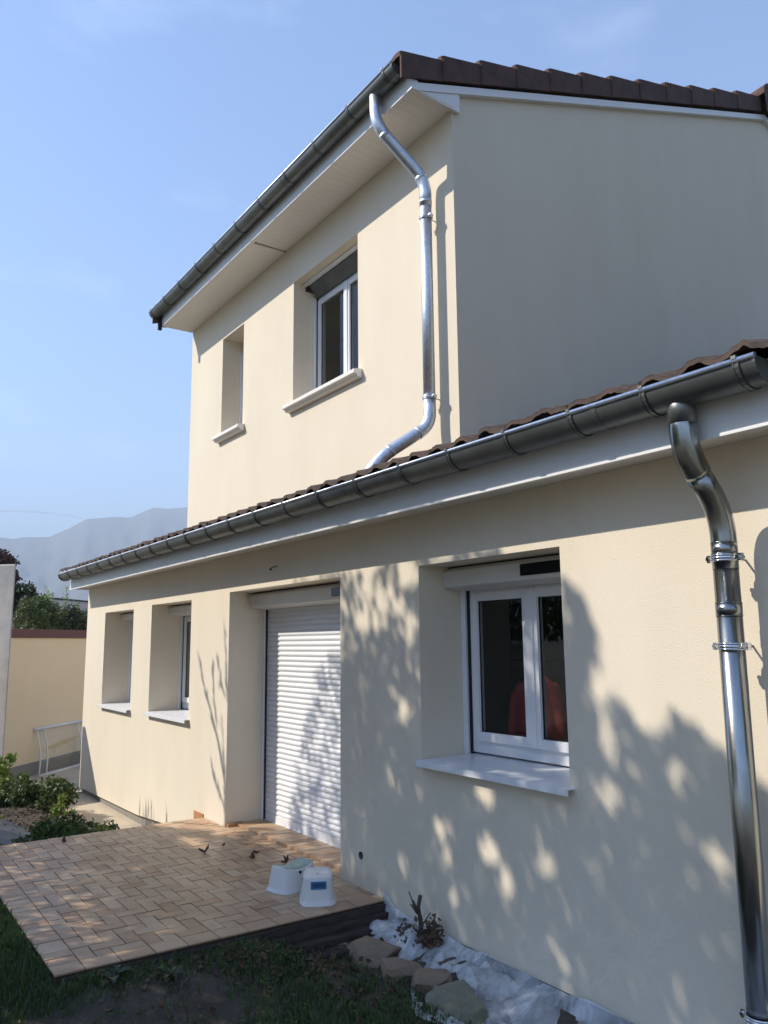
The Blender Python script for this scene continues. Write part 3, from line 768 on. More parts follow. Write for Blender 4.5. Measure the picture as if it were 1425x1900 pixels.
stone((-3.88, 2.76, -.125), .12, .085, .065, .7, m_stone, 'flat brown stone in front of the crumpled sheet, second in the row', 35)
stone((-3.66, 2.78, -.115), .085, .085, .065, .1, m_stone, 'blocky tan stone next to the large grey one', 41)
stone((-3.37, 2.74, -.130), .19, .11, .085, .15, m_stone2, 'big grey green rock at the bottom edge of the lawn', 52)

# dead plant stump
pl = empty('withered_plant', 'withered brown plant stump poking through the plastic sheet', 'plant', (-4.05, 3.02, -.10))
mb = MB(); mb.tube([(0, 0, -.03), (.005, .01, .10), (-.005, .0, .20), (.01, .005, .265)], [.014, .013, .011, .012], 8)
for k in range(12):
    a = random.uniform(0, 6.28); z = random.uniform(.02, .2); L = random.uniform(.04, .11)
    mb.tube([(0, 0, z), (math.cos(a)*L*.5, math.sin(a)*L*.5, z+L*.3), (math.cos(a)*L, math.sin(a)*L, z+L*.9)], [.006, .005, .003], 5)
mb.build('stem', m_bark, pl)
mb = MB()
for k in range(260):
    c = random.choice([(.09, .03, .10), (-.10, -.03, .04), (.06, 0, .05), (.10, .02, .06)])
    mb.leaf((c[0]+random.gauss(0, .028), c[1]+random.gauss(0, .028), c[2]+random.gauss(0, .03)), random.uniform(.02, .045), .7, random.random())
mb.build('dead_leaves', m_litter, pl)

# grass and leaf litter
mb = MB()
def in_patio(x, y): return PX0-.0 < x < PX1+.04 and y > PY0-.005
def grass_density(x, y):
    n = noise.noise((x*1.6, y*1.6, 9))
    d = .62+.9*n
    if y < 1.3 and x < -4.4: d += .5
    if x > -4.5 and y > 2.35 and noise.noise((x*5, y*5, 3)) > -.2: d -= .45
    d -= .55*math.exp(-((x+3.95)**2)/.22-((y-1.5)**2)/.10)
    return d
cnt = 0
while cnt < 52000:
    x = random.uniform(-8.6, -2.6); y = random.uniform(.15, 2.95)
    if in_patio(x, y): continue
    if x < -7.6 and y > 1.5: continue
    if x > -4.55 and y > 2.70+.03*noise.noise((x*3, 0, 0)): continue
    # only what can be seen or nearly so
    if y < -.16*x*.75 - .12: 
        cnt += 1 if random.random() < .5 else 0
        continue
    if random.random() > grass_density(x, y): cnt += 0.0; 
    if random.random() > max(.04, grass_density(x, y)): continue
    cnt += 1
    z = gz(x, y); h = random.uniform(.018, .055)*(1.35 if y < 1.3 and x < -4.4 else 1)
    a = random.uniform(0, 6.28); w = random.uniform(.0018, .0035); lx, ly = math.cos(a)*h*random.uniform(.2, .9), math.sin(a)*h*random.uniform(.2, .9)
    px, py = -math.sin(a)*w, math.cos(a)*w
    mb.face([(x-px, y-py, z-.004), (x+px, y+py, z-.004), (x+px*.7+lx*.4, y+py*.7+ly*.4, z+h*.65), (x-px*.7+lx*.4, y-py*.7+ly*.4, z+h*.65)], random.random())
    i = len(mb.v)
    mb.face([(x-px*.7+lx*.4, y-py*.7+ly*.4, z+h*.65), (x+px*.7+lx*.4, y+py*.7+ly*.4, z+h*.65), (x+lx, y+ly, z+h*.95)], random.random())
tag(mb.build('grass', m_grass), 'thin dark green grass with clover in front of the patio', 'grass', kind='stuff')
mb = MB()
for k in range(2600):      # clover and weeds
    x = random.uniform(-6.6, -2.9); y = random.uniform(.6, 2.8)
    if in_patio(x, y) or noise.noise((x*3, y*3, 20)) < -.05: continue
    z = gz(x, y)+random.uniform(.01, .035)
    for q in range(3): mb.leaf((x, y, z), random.uniform(.010, .020), .9, random.random(), d=Vector((math.cos(q*2.1+k), math.sin(q*2.1+k), .25)).normalized())
tag(mb.build('clover', m_grass), 'clover leaves scattered through the grass', 'clover', kind='stuff')
mb = MB()
for k in range(900):
    if k < 430: x = random.gauss(-4.33, .13); y = random.gauss(2.2, .28)
    elif k < 560: x = random.gauss(-3.95, .2); y = random.gauss(2.45, .12)
    else: x = random.uniform(-5.2, -3.0); y = random.uniform(1.1, 2.75)
    if in_patio(x, y) or y > 2.9: continue
    z = gz(x, y)+random.uniform(.005, .03)
    s_l = random.uniform(.015, .05)
    d = Vector((random.gauss(0, 1), random.gauss(0, 1), random.gauss(0, .35))).normalized()
    mb.leaf((x, y, z), s_l, random.uniform(.5, .9), random.random()**1.5, d=d); mb.leaf((x, y, z), s_l*.8, .6, random.random(), d=(d+Vector((.3, -.5, .3))).normalized())
tag(mb.build('leaf_litter', m_litter), 'brown leaf litter heaped against the timber edging', 'leaf litter', kind='stuff')

def rosette(name, loc, n, L, lab, m):
    e = empty(name, lab, 'weed', loc, None); mb = MB()
    for k in range(n):
        a = k*2.4+random.uniform(-.3, .3); l = L*random.uniform(.6, 1.1); up = random.uniform(.15, .7)
        dx, dy = math.cos(a), math.sin(a)
        def lf(u, v):
            w = math.sin(math.pi*min(.97, u*.9+.07))*.17*l*(1+.35*math.sin(u*22))
            return (dx*l*u-dy*(v-.5)*2*w, dy*l*u+dx*(v-.5)*2*w, .005+l*up*math.sin(u*2.2)*.55+abs(v-.5)*w*.7)
        mb.grid(lf, 14, 4, t=random.random(), smooth=True)
    mb.build('leaves', m, e)
rosette('broadleaf_weed', (-4.42, 1.34, gz(-4.42, 1.34)), 9, .13, 'broad leafed weed growing against the front corner of the patio', m_leafd)
rosette('broadleaf_weed', (-4.33, 1.62, gz(-4.33, 1.62)), 8, .10, 'smaller broad leafed weed beside the patio edge, nearer the timber boards', m_leafd)

# single curled leaves on the tiles
LV = [((-6.379, 2.632, 0), .085, 'curled brown leaf standing alone in the middle of the tiled patio'),
      ((-6.497, 2.845, 0), .04, 'tiny brown leaf left of the fallen leaves near the door'),
      ((-6.101, 2.948, 0), .06, 'dark curled leaf on the tiles nearest the doorway reveal'),
      ((-5.98, 2.86, 0), .07, 'brown leaf lying on the tiles left of the white stools'),
      ((-5.72, 3.02, 0), .085, 'crumpled brown leaf between the shutter and the white stools'),
      ((-7.404, 1.788, 0), .07, 'dark leaf at the far edge of the patio by the ivy'),
      ((-7.95, 2.83, -.405), .13, 'clump of dry leaves on the walkway by the plinth')]
for c, s, lab in LV:
    mb = MB()
    for q in range(5 if s < .1 else 16):
        d = Vector((random.gauss(0, 1), random.gauss(0, 1), abs(random.gauss(0, .5)))).normalized()
        L = s*random.uniform(.4, .7)
        def lf(a, b, d=d, L=L):
            w = d.cross(Vector((0, 0, 1))).normalized()
            p = d*L*a + w*(b-.5)*L*.6*math.sin(math.pi*min(.98, a+.05)) + Vector((0, 0, abs(b-.5)*L*.5+.003+.2*L*a*a))
            return p
        mb.grid(lf, 5, 4, t=random.random()*.6+.3, smooth=True)
    o = mb.build('dry_leaf', m_litter); o.location = c; tag(o, lab, 'leaf', 'fallen leaves on the patio and walkway')

# ================================================================= STOOLS
def stool_mesh(L, Wd, H, sag):
    mb = MB(); nu, nv = 40, 10
    def ring(t, k):
        a = 2*math.pi*k/nu; n = 4.2
        cx = math.copysign(abs(math.cos(a))**(2/n), math.cos(a)); cyy = math.copysign(abs(math.sin(a))**(2/n), math.sin(a))
        flare = 1.0 - .17*t + (.06 if t < .07 else 0)
        x = cx*L/2*flare; y = cyy*Wd/2*flare
        zt = H - sag*math.cos(x/(L/2*.86)*math.pi/2)**1.0 if abs(x) < L/2*.86 else H
        return (x, y, min(t, 1)*zt)
    rows = [0, .06, .075, .2, .4, .6, .8, .93]
    def fn(a, b):
        k = a*nu; t = rows[int(round(b*(len(rows)-1)))]; return ring(t, k)
    mb.grid(fn, nu, len(rows)-1)
    # rounded shoulder and top
    def top(a, b):
        k = a*nu; p = ring(.93, k); s = [1, .975, .93, .6, .0][int(round(b*4))]; x, y = p[0]*s, p[1]*s
        zt = H - sag*math.cos(max(-1, min(1, x/(L/2*.86)))*math.pi/2)
        lift = [(.93*(H - sag*math.cos(max(-1, min(1, p[0]/(L/2*.86)))*math.pi/2))), zt*.975, zt*.998, zt, zt][int(round(b*4))]
        return (x, y, lift)
    mb.grid(top, nu, 4)
    return mb
def stool(loc, rz, sag, label, kind):
    e = empty('step_stool', label, 'stool', loc, 'white plastic step stools on the patio'); e.rotation_euler = (0, 0, rz)
    L, Wd, H = .33, .225, .162
    stool_mesh(L, Wd, H, sag).build('body', m_plast, e)
    def ztop(x): return H - sag*math.cos(max(-1, min(1, x/(L/2*.86)))*math.pi/2)
    if kind == 'mint':
        mb = MB()
        for i in range(13):
            x = -.12+.02*i; z = ztop(x)
            mb.grid(lambda a, b, x=x: (x-.006+.012*a, -.075+.15*b, ztop(x-.006+.012*a)+.0025), 1, 1)
        mb.build('tread', m_mint, e, solid=.003)
        for xx in (-.022, .022):
            mb = MB()
            yy = -Wd/2*.87; mb.tube([(xx, yy+.004, .118), (xx, yy-.006, .116)], .010, 14); mb.build('grip_hole', m_rubber, e)
        # holes on both flanks
        for xx in (-.022, .022):
            mb = MB(); yy = Wd/2*.87; mb.tube([(xx, yy-.004, .118), (xx, yy+.006, .116)], .010, 14); mb.build('grip_hole', m_rubber, e)
    else:
        # blue handle opening in the end wall
        t = .74; xx = -L/2*(1-.17*t)-.003
        mb = MB()
        tl = math.atan(.17*L/2/H)
        Mx = Matrix.Translation((xx, 0, .119)) @ Matrix.Rotation(tl, 4, 'Y')
        mb.box(-.004, .004, -.05, .05, -.023, -.012, M=Mx); mb.box(-.004, .004, -.05, .05, .012, .023, M=Mx)
        mb.box(-.004, .004, -.05, -.040, -.012, .012, M=Mx); mb.box(-.004, .004, .040, .05, -.012, .012, M=Mx)
        h_ = mb.build('handle', m_blue, e, bevel=.0015)
        mb = MB(); mb.box(-.0015, .0005, -.040, .040, -.012, .012, M=Mx); mb.build('slot', m_blue2, h_)
        mb = MB(); mb.tube([(-.01, 0, ztop(0)-.002), (-.01, 0, ztop(0)+.0015)], .007, 12); mb.build('top_hole', m_plinth, e)
        for yy in (-Wd/2*.87, Wd/2*.87):
            mb = MB(); mb.tube([(0, yy-.003, .115), (0, yy+.003, .115)], .014, 12); mb.build('side_hole', m_plinth, e)
stool((-5.165, 2.775, 0), math.atan2(.97, -.25), .035, 'white step stool with dished mint ribbed top, the left one', 'mint')
stool((-4.845, 2.79, 0), math.atan2(.47, -.88), .006, 'white step stool with blue handle slot, nearer the patio edge', 'blue')

# ================================================================= LEFT BACKGROUND
A = Vector((-13.96, 2.657, 0)); DV = Vector((-.719, .695, 0)); NV = Vector((.695, .719, 0))
def bw(k, off, z): return A+DV*k-NV*off+Vector((0, 0, z))
bwall = empty('boundary_wall', 'ochre rendered boundary wall with brown capping beyond the walkway', 'wall', tuple(bw(2, 0, -.45)))
BL = bw(2, 0, -.45)
def slab(k0, k1, o0, o1, z0, z1, base):
    mb = MB(); P = [bw(k, o, z)-base for z in (z0, z1) for o in (o0, o1) for k in (k0, k1)]
    mb.v = [tuple(p) for p in P]
    mb.f = [(0,2,3,1), (4,5,7,6), (0,1,5,4), (2,6,7,3), (0,4,6,2), (1,3,7,5)]; mb.t = [.5]*6; mb.sm = [False]*6
    return mb
slab(-.95, 7.5, .0, .2, -.5, 1.79, BL).build('wall', m_bound, bwall)
slab(-.95, 7.5, -.025, .225, 1.775, 1.915, BL).build('capping', m_cap, bwall, bevel=.004)
slab(-.95, 7.5, -.016, .0, -.5, -.20, BL).build('skirting', m_plinth, bwall)

# tall pale wall end on the left edge, with an unseen low wall added to shadow the house corner
mb = MB(); mb.prism([(-12.94, 2.238), (-13.35, 2.30), (-15.6, .35), (-15.3, -.1)], 'z', -.5, 2.86)
def jit(mb):
    mb.v = [(x+.01*noise.noise((x*2, y*2, z*1.5)), y, z) for x, y, z in mb.v]
jit(mb)
ow = mb.build('outbuilding_wall', m_pillar, bevel=.02)
tag(ow, 'tall pale rough rendered wall end at the left edge of the photo', 'wall')
mb = MB(); mb.box(-12.85, -12.70, -4.0, 2.02, -.5, 1.62, M=Matrix.Rotation(0, 4, 'Z'))
# leans towards the outbuilding
for i, (x, y, z) in enumerate(mb.v): mb.v[i] = (x - .276*(y-2.0)*1.0 - .12, y, z)
tag(mb.build('shadow_wall', m_pillar), 'unseen low wall added to cast the slanted shadow on the house corner', 'wall')

# leaning door canopy: white frame, clear curved sheet
cn = empty('door_canopy', 'clear curved door canopy with white frame leaning on the boundary wall', 'canopy', tuple(bw(0.52, -.42, -.40)))
CB = bw(0.52, -.42, -.40)
def cpt(k, s):   # s from foot (0) to head (1), bulging
    o = -.20 + .17*s; bul = -.045*math.sin(math.pi*s)
    z = -.395+.70*s
    return bw(k+.13*s, o+bul, z)-CB
def cpath(k, n=10): return [cpt(k, i/n) for i in range(n+1)]
K0, K1 = .22, 1.65
mb = MB(); mb.tube([cpt(K0-.05, 1)+Vector((0, 0, .01)), cpt(K1+.05, 1)+Vector((0, 0, .01))], .022, 10); mb.build('top_rail', m_alu, cn)
mb = MB(); mb.tube([cpt(K0, 0), cpt(K1, 0)], .017, 10); mb.build('bottom_rail', m_alu, cn)
for k in (K0, K0+.20, K1-.2, K1):
    mb = MB(); mb.tube(cpath(k), .012, 8); mb.build('rib', m_alu, cn)
mb = MB(); mb.grid(lambda a, b: cpt(K0+(K1-K0)*a, b), 1, 10); mb.build('sheet', m_poly, cn)

# folding table behind it
tb = empty('folding_table', 'dark brown folding garden table half hidden by the house corner', 'table', tuple(bw(1.62, -.62, -.40)))
TB = bw(1.62, -.62, -.40)
def tp(k, o, z): return bw(1.62+k, -.62+o, -.40+z)-TB
mb = MB()
for q in range(5):
    a = MB(); 
    P = [tp(k, o, z) for z in (.60, .62) for o in (-.25+q*.1, -.16+q*.1) for k in (-.20, .35)]
    i = len(mb.v); mb.v += [tuple(p) for p in P]
    for f in ((0,2,3,1), (4,5,7,6), (0,1,5,4), (2,6,7,3), (0,4,6,2), (1,3,7,5)): mb.f.append(tuple(i+x for x in f)); mb.t.append(.5); mb.sm.append(False)
mb.build('table_top', m_tablew, tb)
for o in (-.22, .2):
    for (ka, kb) in ((-.13, .25), (.25, -.13)):
        mb = MB(); mb.tube([tp(ka, o, .60), tp(kb, o, .0)], .010, 8); mb.build('leg', m_rubber, tb)

# neighbour's roof far behind
nb = empty('neighbour_house', "low house with dark tiled roof behind the hedge", 'house', tuple(bw(25, 14, -.5)))
NB = bw(25, 14, -.5)
def slope_quad(pts): 
    m = MB(); m.face([bw(*p)-NB for p in pts]); return m
slab(19.6, 32, 12.5, 20, -.5, 2.75, NB).build('wall', m_pillar, nb)
m_ = MB(); m_.face([bw(*p)-NB for p in [(18.6, 11.8, 2.65), (33, 11.8, 2.65), (33, 16, 4.0), (18.6, 16, 4.0)]]); m_.face([bw(*p)-NB for p in [(18.6, 16, 4.0), (33, 16, 4.0), (33, 20.5, 2.65), (18.6, 20.5, 2.65)]])
m_.face([bw(*p)-NB for p in [(18.6, 11.8, 2.65), (18.6, 16, 4.0), (18.6, 20.5, 2.65)]])
m_.build('roof', m_roofn, nb, solid=.12)
slab(18.5, 33.1, 15.85, 16.15, 3.96, 4.10, NB).build('ridge', m_rubber, nb)

# ---- vegetation
def foliage(mb, clumps, n, size, asp=.6, droop=0):
    tot = sum(c[3]**2 for c in clumps)
    for (cx, cy_, cz, r) in clumps:
        k = int(n*r*r/tot)
        for _ in range(k):
            v = Vector((random.gauss(0, 1), random.gauss(0, 1), random.gauss(0, 1))).normalized()*r*(random.random()**.45)
            p = Vector((cx, cy_, cz))+Vector((v.x, v.y, v.z*.85))
            mb.leaf(p, size*random.uniform(.6, 1.25), asp, random.random())
def limb_tree(name, label, base, clumps, n, size, m, trunk_r=.12, group=None, asp=.6, fork=None):
    e = empty(name, label, 'tree' if 'tree' in name else 'shrub', tuple(base), group)
    b = Vector(base); mb = MB(); fk = Vector(fork) if fork else Vector((sum(c[0] for c in clumps)/len(clumps), sum(c[1] for c in clumps)/len(clumps), b.z+(sum(c[2] for c in clumps)/len(clumps)-b.z)*.5))
    mid = (b+fk)/2+Vector((.08, -.05, 0))
    mb.tube([Vector((0, 0, -.1)), mid-b, fk-b], [trunk_r*1.25, trunk_r, trunk_r*.85], 12)
    for c in clumps:
        t = Vector(c[:3]); q = fk.lerp(t, .5)+Vector((random.gauss(0, .08), random.gauss(0, .08), .05))
        mb.tube([fk-b, q-b, t-b], [trunk_r*.5, trunk_r*.28, trunk_r*.1], 6)
    mb.build('trunk', m_bark, e)
    mb = MB(); foliage(mb, [(c[0]-b.x, c[1]-b.y, c[2]-b.z, c[3]) for c in clumps], n, size, asp); mb.build('crown', m, e)
    return e
def clumps_in(c, R, n, r, seed, flat=1):
    rn = random.Random(seed); out = []
    for _ in range(n):
        v = Vector((rn.gauss(0, 1), rn.gauss(0, 1), rn.gauss(0, 1))).normalized()*rn.random()**.4
        out.append((c[0]+v.x*R[0], c[1]+v.y*R[1], c[2]+v.z*R[2], r*rn.uniform(.6, 1.2)))
    return out
# dark tree behind the hedge
c = bw(6.05, 4.0, 2.75); limb_tree('dark_tree', 'small dark leafed tree rising behind the hedge next to the pale wall end', bw(6.0, 4.0, -.6), clumps_in(c, (.62, .62, .42), 22, .2, 3), 5200, .085, m_leafd, .07)
c = bw(15.3, 12, 4.6); limb_tree('maroon_tree', 'dark maroon tree top above the pale wall at the left edge', bw(15.3, 12, -.6), clumps_in(c, (1.2, 1.2, .9), 26, .38, 4), 6500, .15, m_leafr, .15)
# hedge of mixed shrubs behind the wall
hedge_spec = [(1.1, 2.13, .30, m_leafh), (1.6, 2.16, .30, m_leafh), (2.1, 2.05, .30, m_leafh), (2.6, 2.05, .28, m_leafd), (3.1, 2.06, .28, m_leafh), (3.6, 2.02, .3, m_leafh), (4.2, 2.0, .3, m_leafh)]
labs = ['olive green shrub at the left end of the hedge behind the boundary wall', 'mixed green shrub behind the wall, second from the pale wall end', 'green shrub in the hedge below the tall pale shoots',
        'darkest shrub in the middle of the hedge behind the wall', 'green shrub in the hedge just right of the darkest one', 'yellowish shrub in the hedge next to the house corner', 'shrub of the hedge hidden behind the house corner']
for (k, zc, R, m), lab in zip(hedge_spec, labs):
    c = bw(k, .85, zc); limb_tree('hedge_shrub', lab, bw(k, .85, -.5), clumps_in(c, (.33, .33, .34), 12, .15, int(k*10)), 2400, .048, m, .03, 'shrubs of the hedge behind the boundary wall')
for k, zt, lab in ((1.95, 2.72, 'tall pale green shoot rising from the left of the hedge'), (2.15, 2.66, 'pale green shoot close beside the tallest one'), (2.62, 2.78, 'slim pale shoot standing in front of the dark roof'), (3.05, 2.52, 'short thin shoot above the hedge near the house corner')):
    b = bw(k, .95, 1.6); e = empty('shoot', lab, 'plant', tuple(b), 'pale shoots above the hedge')
    mb = MB(); mb.tube([(0, 0, 0), (.02, 0, (zt-1.6)*.5), (0, .01, zt-1.6)], [.008, .006, .002], 6); mb.build('stem', m_bark, e)
    mb = MB()
    for _ in range(150):
        z = random.uniform(.35, 1)*(zt-1.6); mb.leaf((random.gauss(0, .035), random.gauss(0, .035), z), random.uniform(.03, .06), .5, random.random())
    mb.build('leaves', m_leafy, e)

# flower bed beside the patio
def bed_plant(name, lab, loc, R, n, size, m, h, nc=14, seed=1, stems=0):
    e = empty(name, lab, 'plant', loc, None); cl = clumps_in((0, 0, h*.45), (R, R, h*.45), nc, R*.38, seed)
    cl = [(a, b, max(.04, c), r) for a, b, c, r in cl]
    mb = MB()
    for c in cl: mb.tube([(0, 0, -.05), (c[0]*.5, c[1]*.5, c[2]*.6), c[:3]], [.008, .006, .003], 5)
    mb.build('stem', m_bark, e)
    mb = MB(); foliage(mb, cl, n, size); mb.build('leaves', m, e)
bed_plant('ground_ivy', 'dark green leafy mound spilling over the far edge of the patio', (-8.28, 1.98, -.33), .40, 6500, .055, m_leaf, .30, 26, 2)
bed_plant('ground_ivy', 'dark trailing plant nearest the walkway in the flower bed', (-8.72, 2.26, -.36), .38, 5000, .055, m_leafd, .26, 24, 3)
bed_plant('bed_plant', 'pale lime green flowering tuft in the middle of the flower bed', (-9.7, 2.30, -.36), .15, 900, .04, m_leafy, .42, 9, 4)
bed_plant('bed_plant', 'dark green bushy plant behind the lime tuft in the flower bed', (-10.6, 2.30, -.36), .40, 5200, .055, m_leafh, .48, 20, 5)
bed_plant('bed_plant', 'lime green upright plant against the pale wall end', (-11.4, 2.02, -.36), .26, 1800, .05, m_leafy, .78, 12, 6)
bed_plant('bed_plant', 'brownish shrub at the foot of the pale wall end', (-10.9, 1.85, -.36), .26, 1600, .05, m_leafh, .45, 12, 8)
bed_plant('bed_plant', 'low bright green tuft beside the slate board', (-9.9, 1.70, -.34), .20, 1200, .04, m_leafy, .16, 10, 7)
mb = MB()
mb.v = [(-9.85, 1.10, -.30), (-8.60, 1.15, -.22), (-8.45, 1.66, -.22), (-9.10, 1.93, -.235), (-9.85, 1.78, -.22), (-9.3, 1.45, -.12)]
mb.f = [(0, 1, 5), (1, 2, 5), (2, 3, 5), (3, 4, 5), (4, 0, 5)]; mb.t = [.5]*5; mb.sm = [False]*5
tag(mb.build('slate_board', m_lid, solid=.02), 'dark slate coloured folded board lying beside the flower bed', 'board')
mb = MB(); mb.box(-.55, .55, -.05, .05, -.08, .06); o = mb.build('kerb_stone', m_conc, bevel=.015); o.location = (-10.25, 2.06, -.32); o.rotation_euler = (0, 0, -.15)
tag(o, 'pale stone kerb block lying in the flower bed', 'kerb stone')
mb = MB()
for _ in range(500):
    x = random.uniform(-11.2, -8.8); y = random.uniform(1.6, 2.35); mb.leaf((x, y, gz(x, min(y, 2.1))+.02), random.uniform(.02, .05), .7, random.random())
tag(mb.build('bed_litter', m_litter), 'dry leaves lying in the flower bed', 'leaf litter', kind='stuff')

# ---- shade tree left behind the camera (its shadow dapples wall and patio)
HOLES = [(-2.69,.92,.07,.08),(-2.69,.77,.07,.05),(-3.58,.8,.07,.06),(-3.93,.64,.06,.07),(-3.99,.56,.06,.06),(-3.56,.5,.09,.1),(-3.43,.35,.05,.12),(-3.61,.41,.05,.06),(-3.0,.61,.04,.06),(-3.11,.52,.05,.05),(-3.94,.39,.04,.05),(-4.36,.26,.04,.06),(-3.88,.16,.03,.06),(-2.11,.76,.05,.07),(-2.31,1.07,.05,.06),(-2.1,1.07,.05,.07),(-2.68,1.21,.07,.11),(-2.78,1.08,.05,.06),(-2.42,1.28,.06,.09),(-2.72,1.44,.09,.09),(-4.37,1.2,.07,.08),(-4.41,1.12,.05,.04),(-4.83,1.83,.11,.09),(-4.6,1.94,.07,.08),(-4.89,2.19,.12,.06),(-4.3,2.13,.08,.12),(-4.34,1.99,.07,.08),(-4.28,1.7,.06,.06),(-4.71,2.16,.06,.05),(-2.84,1.32,.06,.06),(-4.79,2.04,.08,.08),(-4.49,2.02,.05,.06),(-2.98,.32,.05,.08),(-3.04,.06,.04,.07),(-2.92,.08,.04,.07),(-2.12,.52,.04,.06),(-4.39,1.89,.06,.08),
         (-3.3,.95,.12,.03),(-3.5,.98,.10,.03),(-3.55,1.35,.04,.3),(-6.9,-.1,.12,.10),(-6.5,-.45,.3,.08)]
HOLES = [h for h in HOLES if h not in [(-2.69,.77,.07,.05),(-3.61,.41,.05,.06),(-2.92,.08,.04,.07),(-2.78,1.08,.05,.06),(-3.93,.64,.06,.07),(-4.41,1.12,.05,.04),(-2.12,.52,.04,.06),(-2.84,1.32,.06,.06),(-2.1,1.07,.05,.07),(-3.0,.61,.04,.06),(-4.34,1.99,.07,.08)]]
TOP = [(-7.6, -1.0), (-7.05, -.2), (-6.9, .6), (-6.75, 1.1), (-6.55, 1.75), (-6.3, 1.95), (-6.0, 2.0), (-5.85, 2.2), (-5.0, 2.22), (-4.15, 2.3), (-3.7, 2.22), (-3.35, 2.2), (-3.15, 2.12), (-2.92, 2.0), (-2.80, 1.9), (-2.72, 1.62), (-2.70, 1.40), (-2.60, 1.42), (-2.5, 1.28), (-2.38, 1.38), (-2.18, 1.30), (-2.04, 1.18), (-1.9, 1.1), (-1.7, .6), (-1.3, .2), (-.6, -.3), (.4, -1.0)]
def topz(x):
    if x <= TOP[0][0] or x >= TOP[-1][0]: return -1.2
    for (a, za), (b, zb) in zip(TOP[:-1], TOP[1:]):
        if a <= x <= b: return za+(zb-za)*(x-a)/(b-a)
def density(x, z):
    d = 1.0
    if z > topz(x): return 0
    if z > 1.6 and -5.35 < x < -2.9: d = .30           # broken light under the eaves
    if x < -5.35 and z > .9: d = .15
    elif x < -5.35 and z > .0: d = .28
    elif x < -6.2 and z > -.3: d = .6
    if -4.9 < x < -2.9 and 1.2 < z < 1.75: d = .8
    if z < -1.5: d = .7
    return d
shade = empty('shade_tree', 'broad leafy tree standing out of frame whose shadow falls on the wall', 'tree', (-7.0, -2.6, -.2))
SB = Vector((-7.0, -2.6, -.2))
mb = MB(); N = 0; tries = 0
pts_c = []
while N < 64000 and tries < 1500000:
    tries += 1
    x = random.uniform(-8.0, .4); z = random.uniform(-3.9, 2.4)
    if z < -1.2 and random.random() < .35: continue
    if random.random() > density(x, z): continue
    L = random.uniform(.07, .13)
    bad = False
    for (hx, hz, rx, rz) in HOLES:
        if abs(x-hx) < rx+.2 and abs(z-hz) < rz+.25:
            # clear the whole leaf footprint from the gap
            if ((x-hx)/(rx*.9+.020))**2 + ((z+L*-.40-hz)/(rz*.7+.030))**2 < 1.0: bad = True; break
    if bad: continue
    t0 = max(3.6, 1.7-z); t = random.uniform(t0, t0+2.0)
    p = Vector((x, YW, z)) + Vector((-.65, -1, 1))*t
    d = Vector((random.gauss(.2, .5), random.gauss(0, .5), -1)).normalized()
    mb.leaf(p-SB, L, .48, random.random(), d=d); N += 1
    if N % 500 == 0: pts_c.append(p-SB)
mb.build('crown', m_leaf, shade)
mb = MB(); fk = Vector((.2, .3, 2.8))
mb.tube([(0, 0, -.2), (.05, 0, 1.4), fk], [.17, .13, .11], 14)
for p in pts_c[:40]:
    q = fk.lerp(p, .5)+Vector((random.gauss(0, .2), random.gauss(0, .2), .2)); mb.tube([fk, q, p], [.045, .02, .006], 6)
mb.build('trunk', m_bark, shade)

for nm_, cx_, cy__, h_ in (('unseen broad tree added beyond the gable side to darken the gable', 4.6, 5.2, 4.6), ('second unseen tree added to darken the gable, farther from the street side', 5.4, 10.5, 5.2)):
    cx_ -= .9  # unseen trees, added to cut the sky light on the gable
    limb_tree('gable_shade_tree', nm_, (cx_, cy__, -.3), clumps_in((cx_, cy__, h_+1.2), (1.8, 3.0, 4.6), 60, .95, int(h_*10)), 22000, .24, m_leafd, .18, 'unseen trees added to darken the gable')

# slender shrub: twigs whose shadow lies on the wall left of the doorway
SH = Vector((-11.2, .6, -.3))
sp_ = empty('slender_shrub', 'slender upright shrub standing out of frame left of the patio', 'shrub', tuple(SH))
BR = [[(-7.87, 1.49), (-7.75, 1.25), (-7.57, 1.03), (-7.36, .74), (-7.18, .39)], [(-7.26, 1.77), (-7.2, 1.42), (-7.17, 1.12)], [(-7.52, .53), (-7.37, .34), (-7.21, .2)], [(-7.4, 1.49), (-7.31, 1.27), (-7.23, 1.17)], [(-7.53, 1.41), (-7.48, 1.11), (-7.4, .89)], [(-7.28, .95), (-7.2, .5), (-7.16, .0)]]
mb = MB(); ml = MB()
T0 = 3.2
for br in BR:
    P = [Vector((x, YW, z))+Vector((-.65, -1, 1))*T0 - SH for x, z in br]
    mb.tube(P, [.006+.004*i for i in range(len(P))], 6)
    for a, b in zip(P[:-1], P[1:]):
        for _ in range(16):
            t = random.random(); q = a.lerp(b, t); d = (a-b).normalized()
            ml.leaf(q, random.uniform(.07, .13), .20, random.random(), d=(d+Vector((random.gauss(0, .3), random.gauss(0, .3), random.gauss(0, .25)))).normalized())
base_t = [Vector((-7.16, YW, .0))+Vector((-.65, -1, 1))*T0 - SH, Vector((-7.16, YW, .39))+Vector((-.65, -1, 1))*T0 - SH]
mb.tube([(0, 0, 0), base_t[0]*.6, base_t[0]], [.03, .02, .012], 8); mb.tube([base_t[0], base_t[1]], [.012, .01], 8)
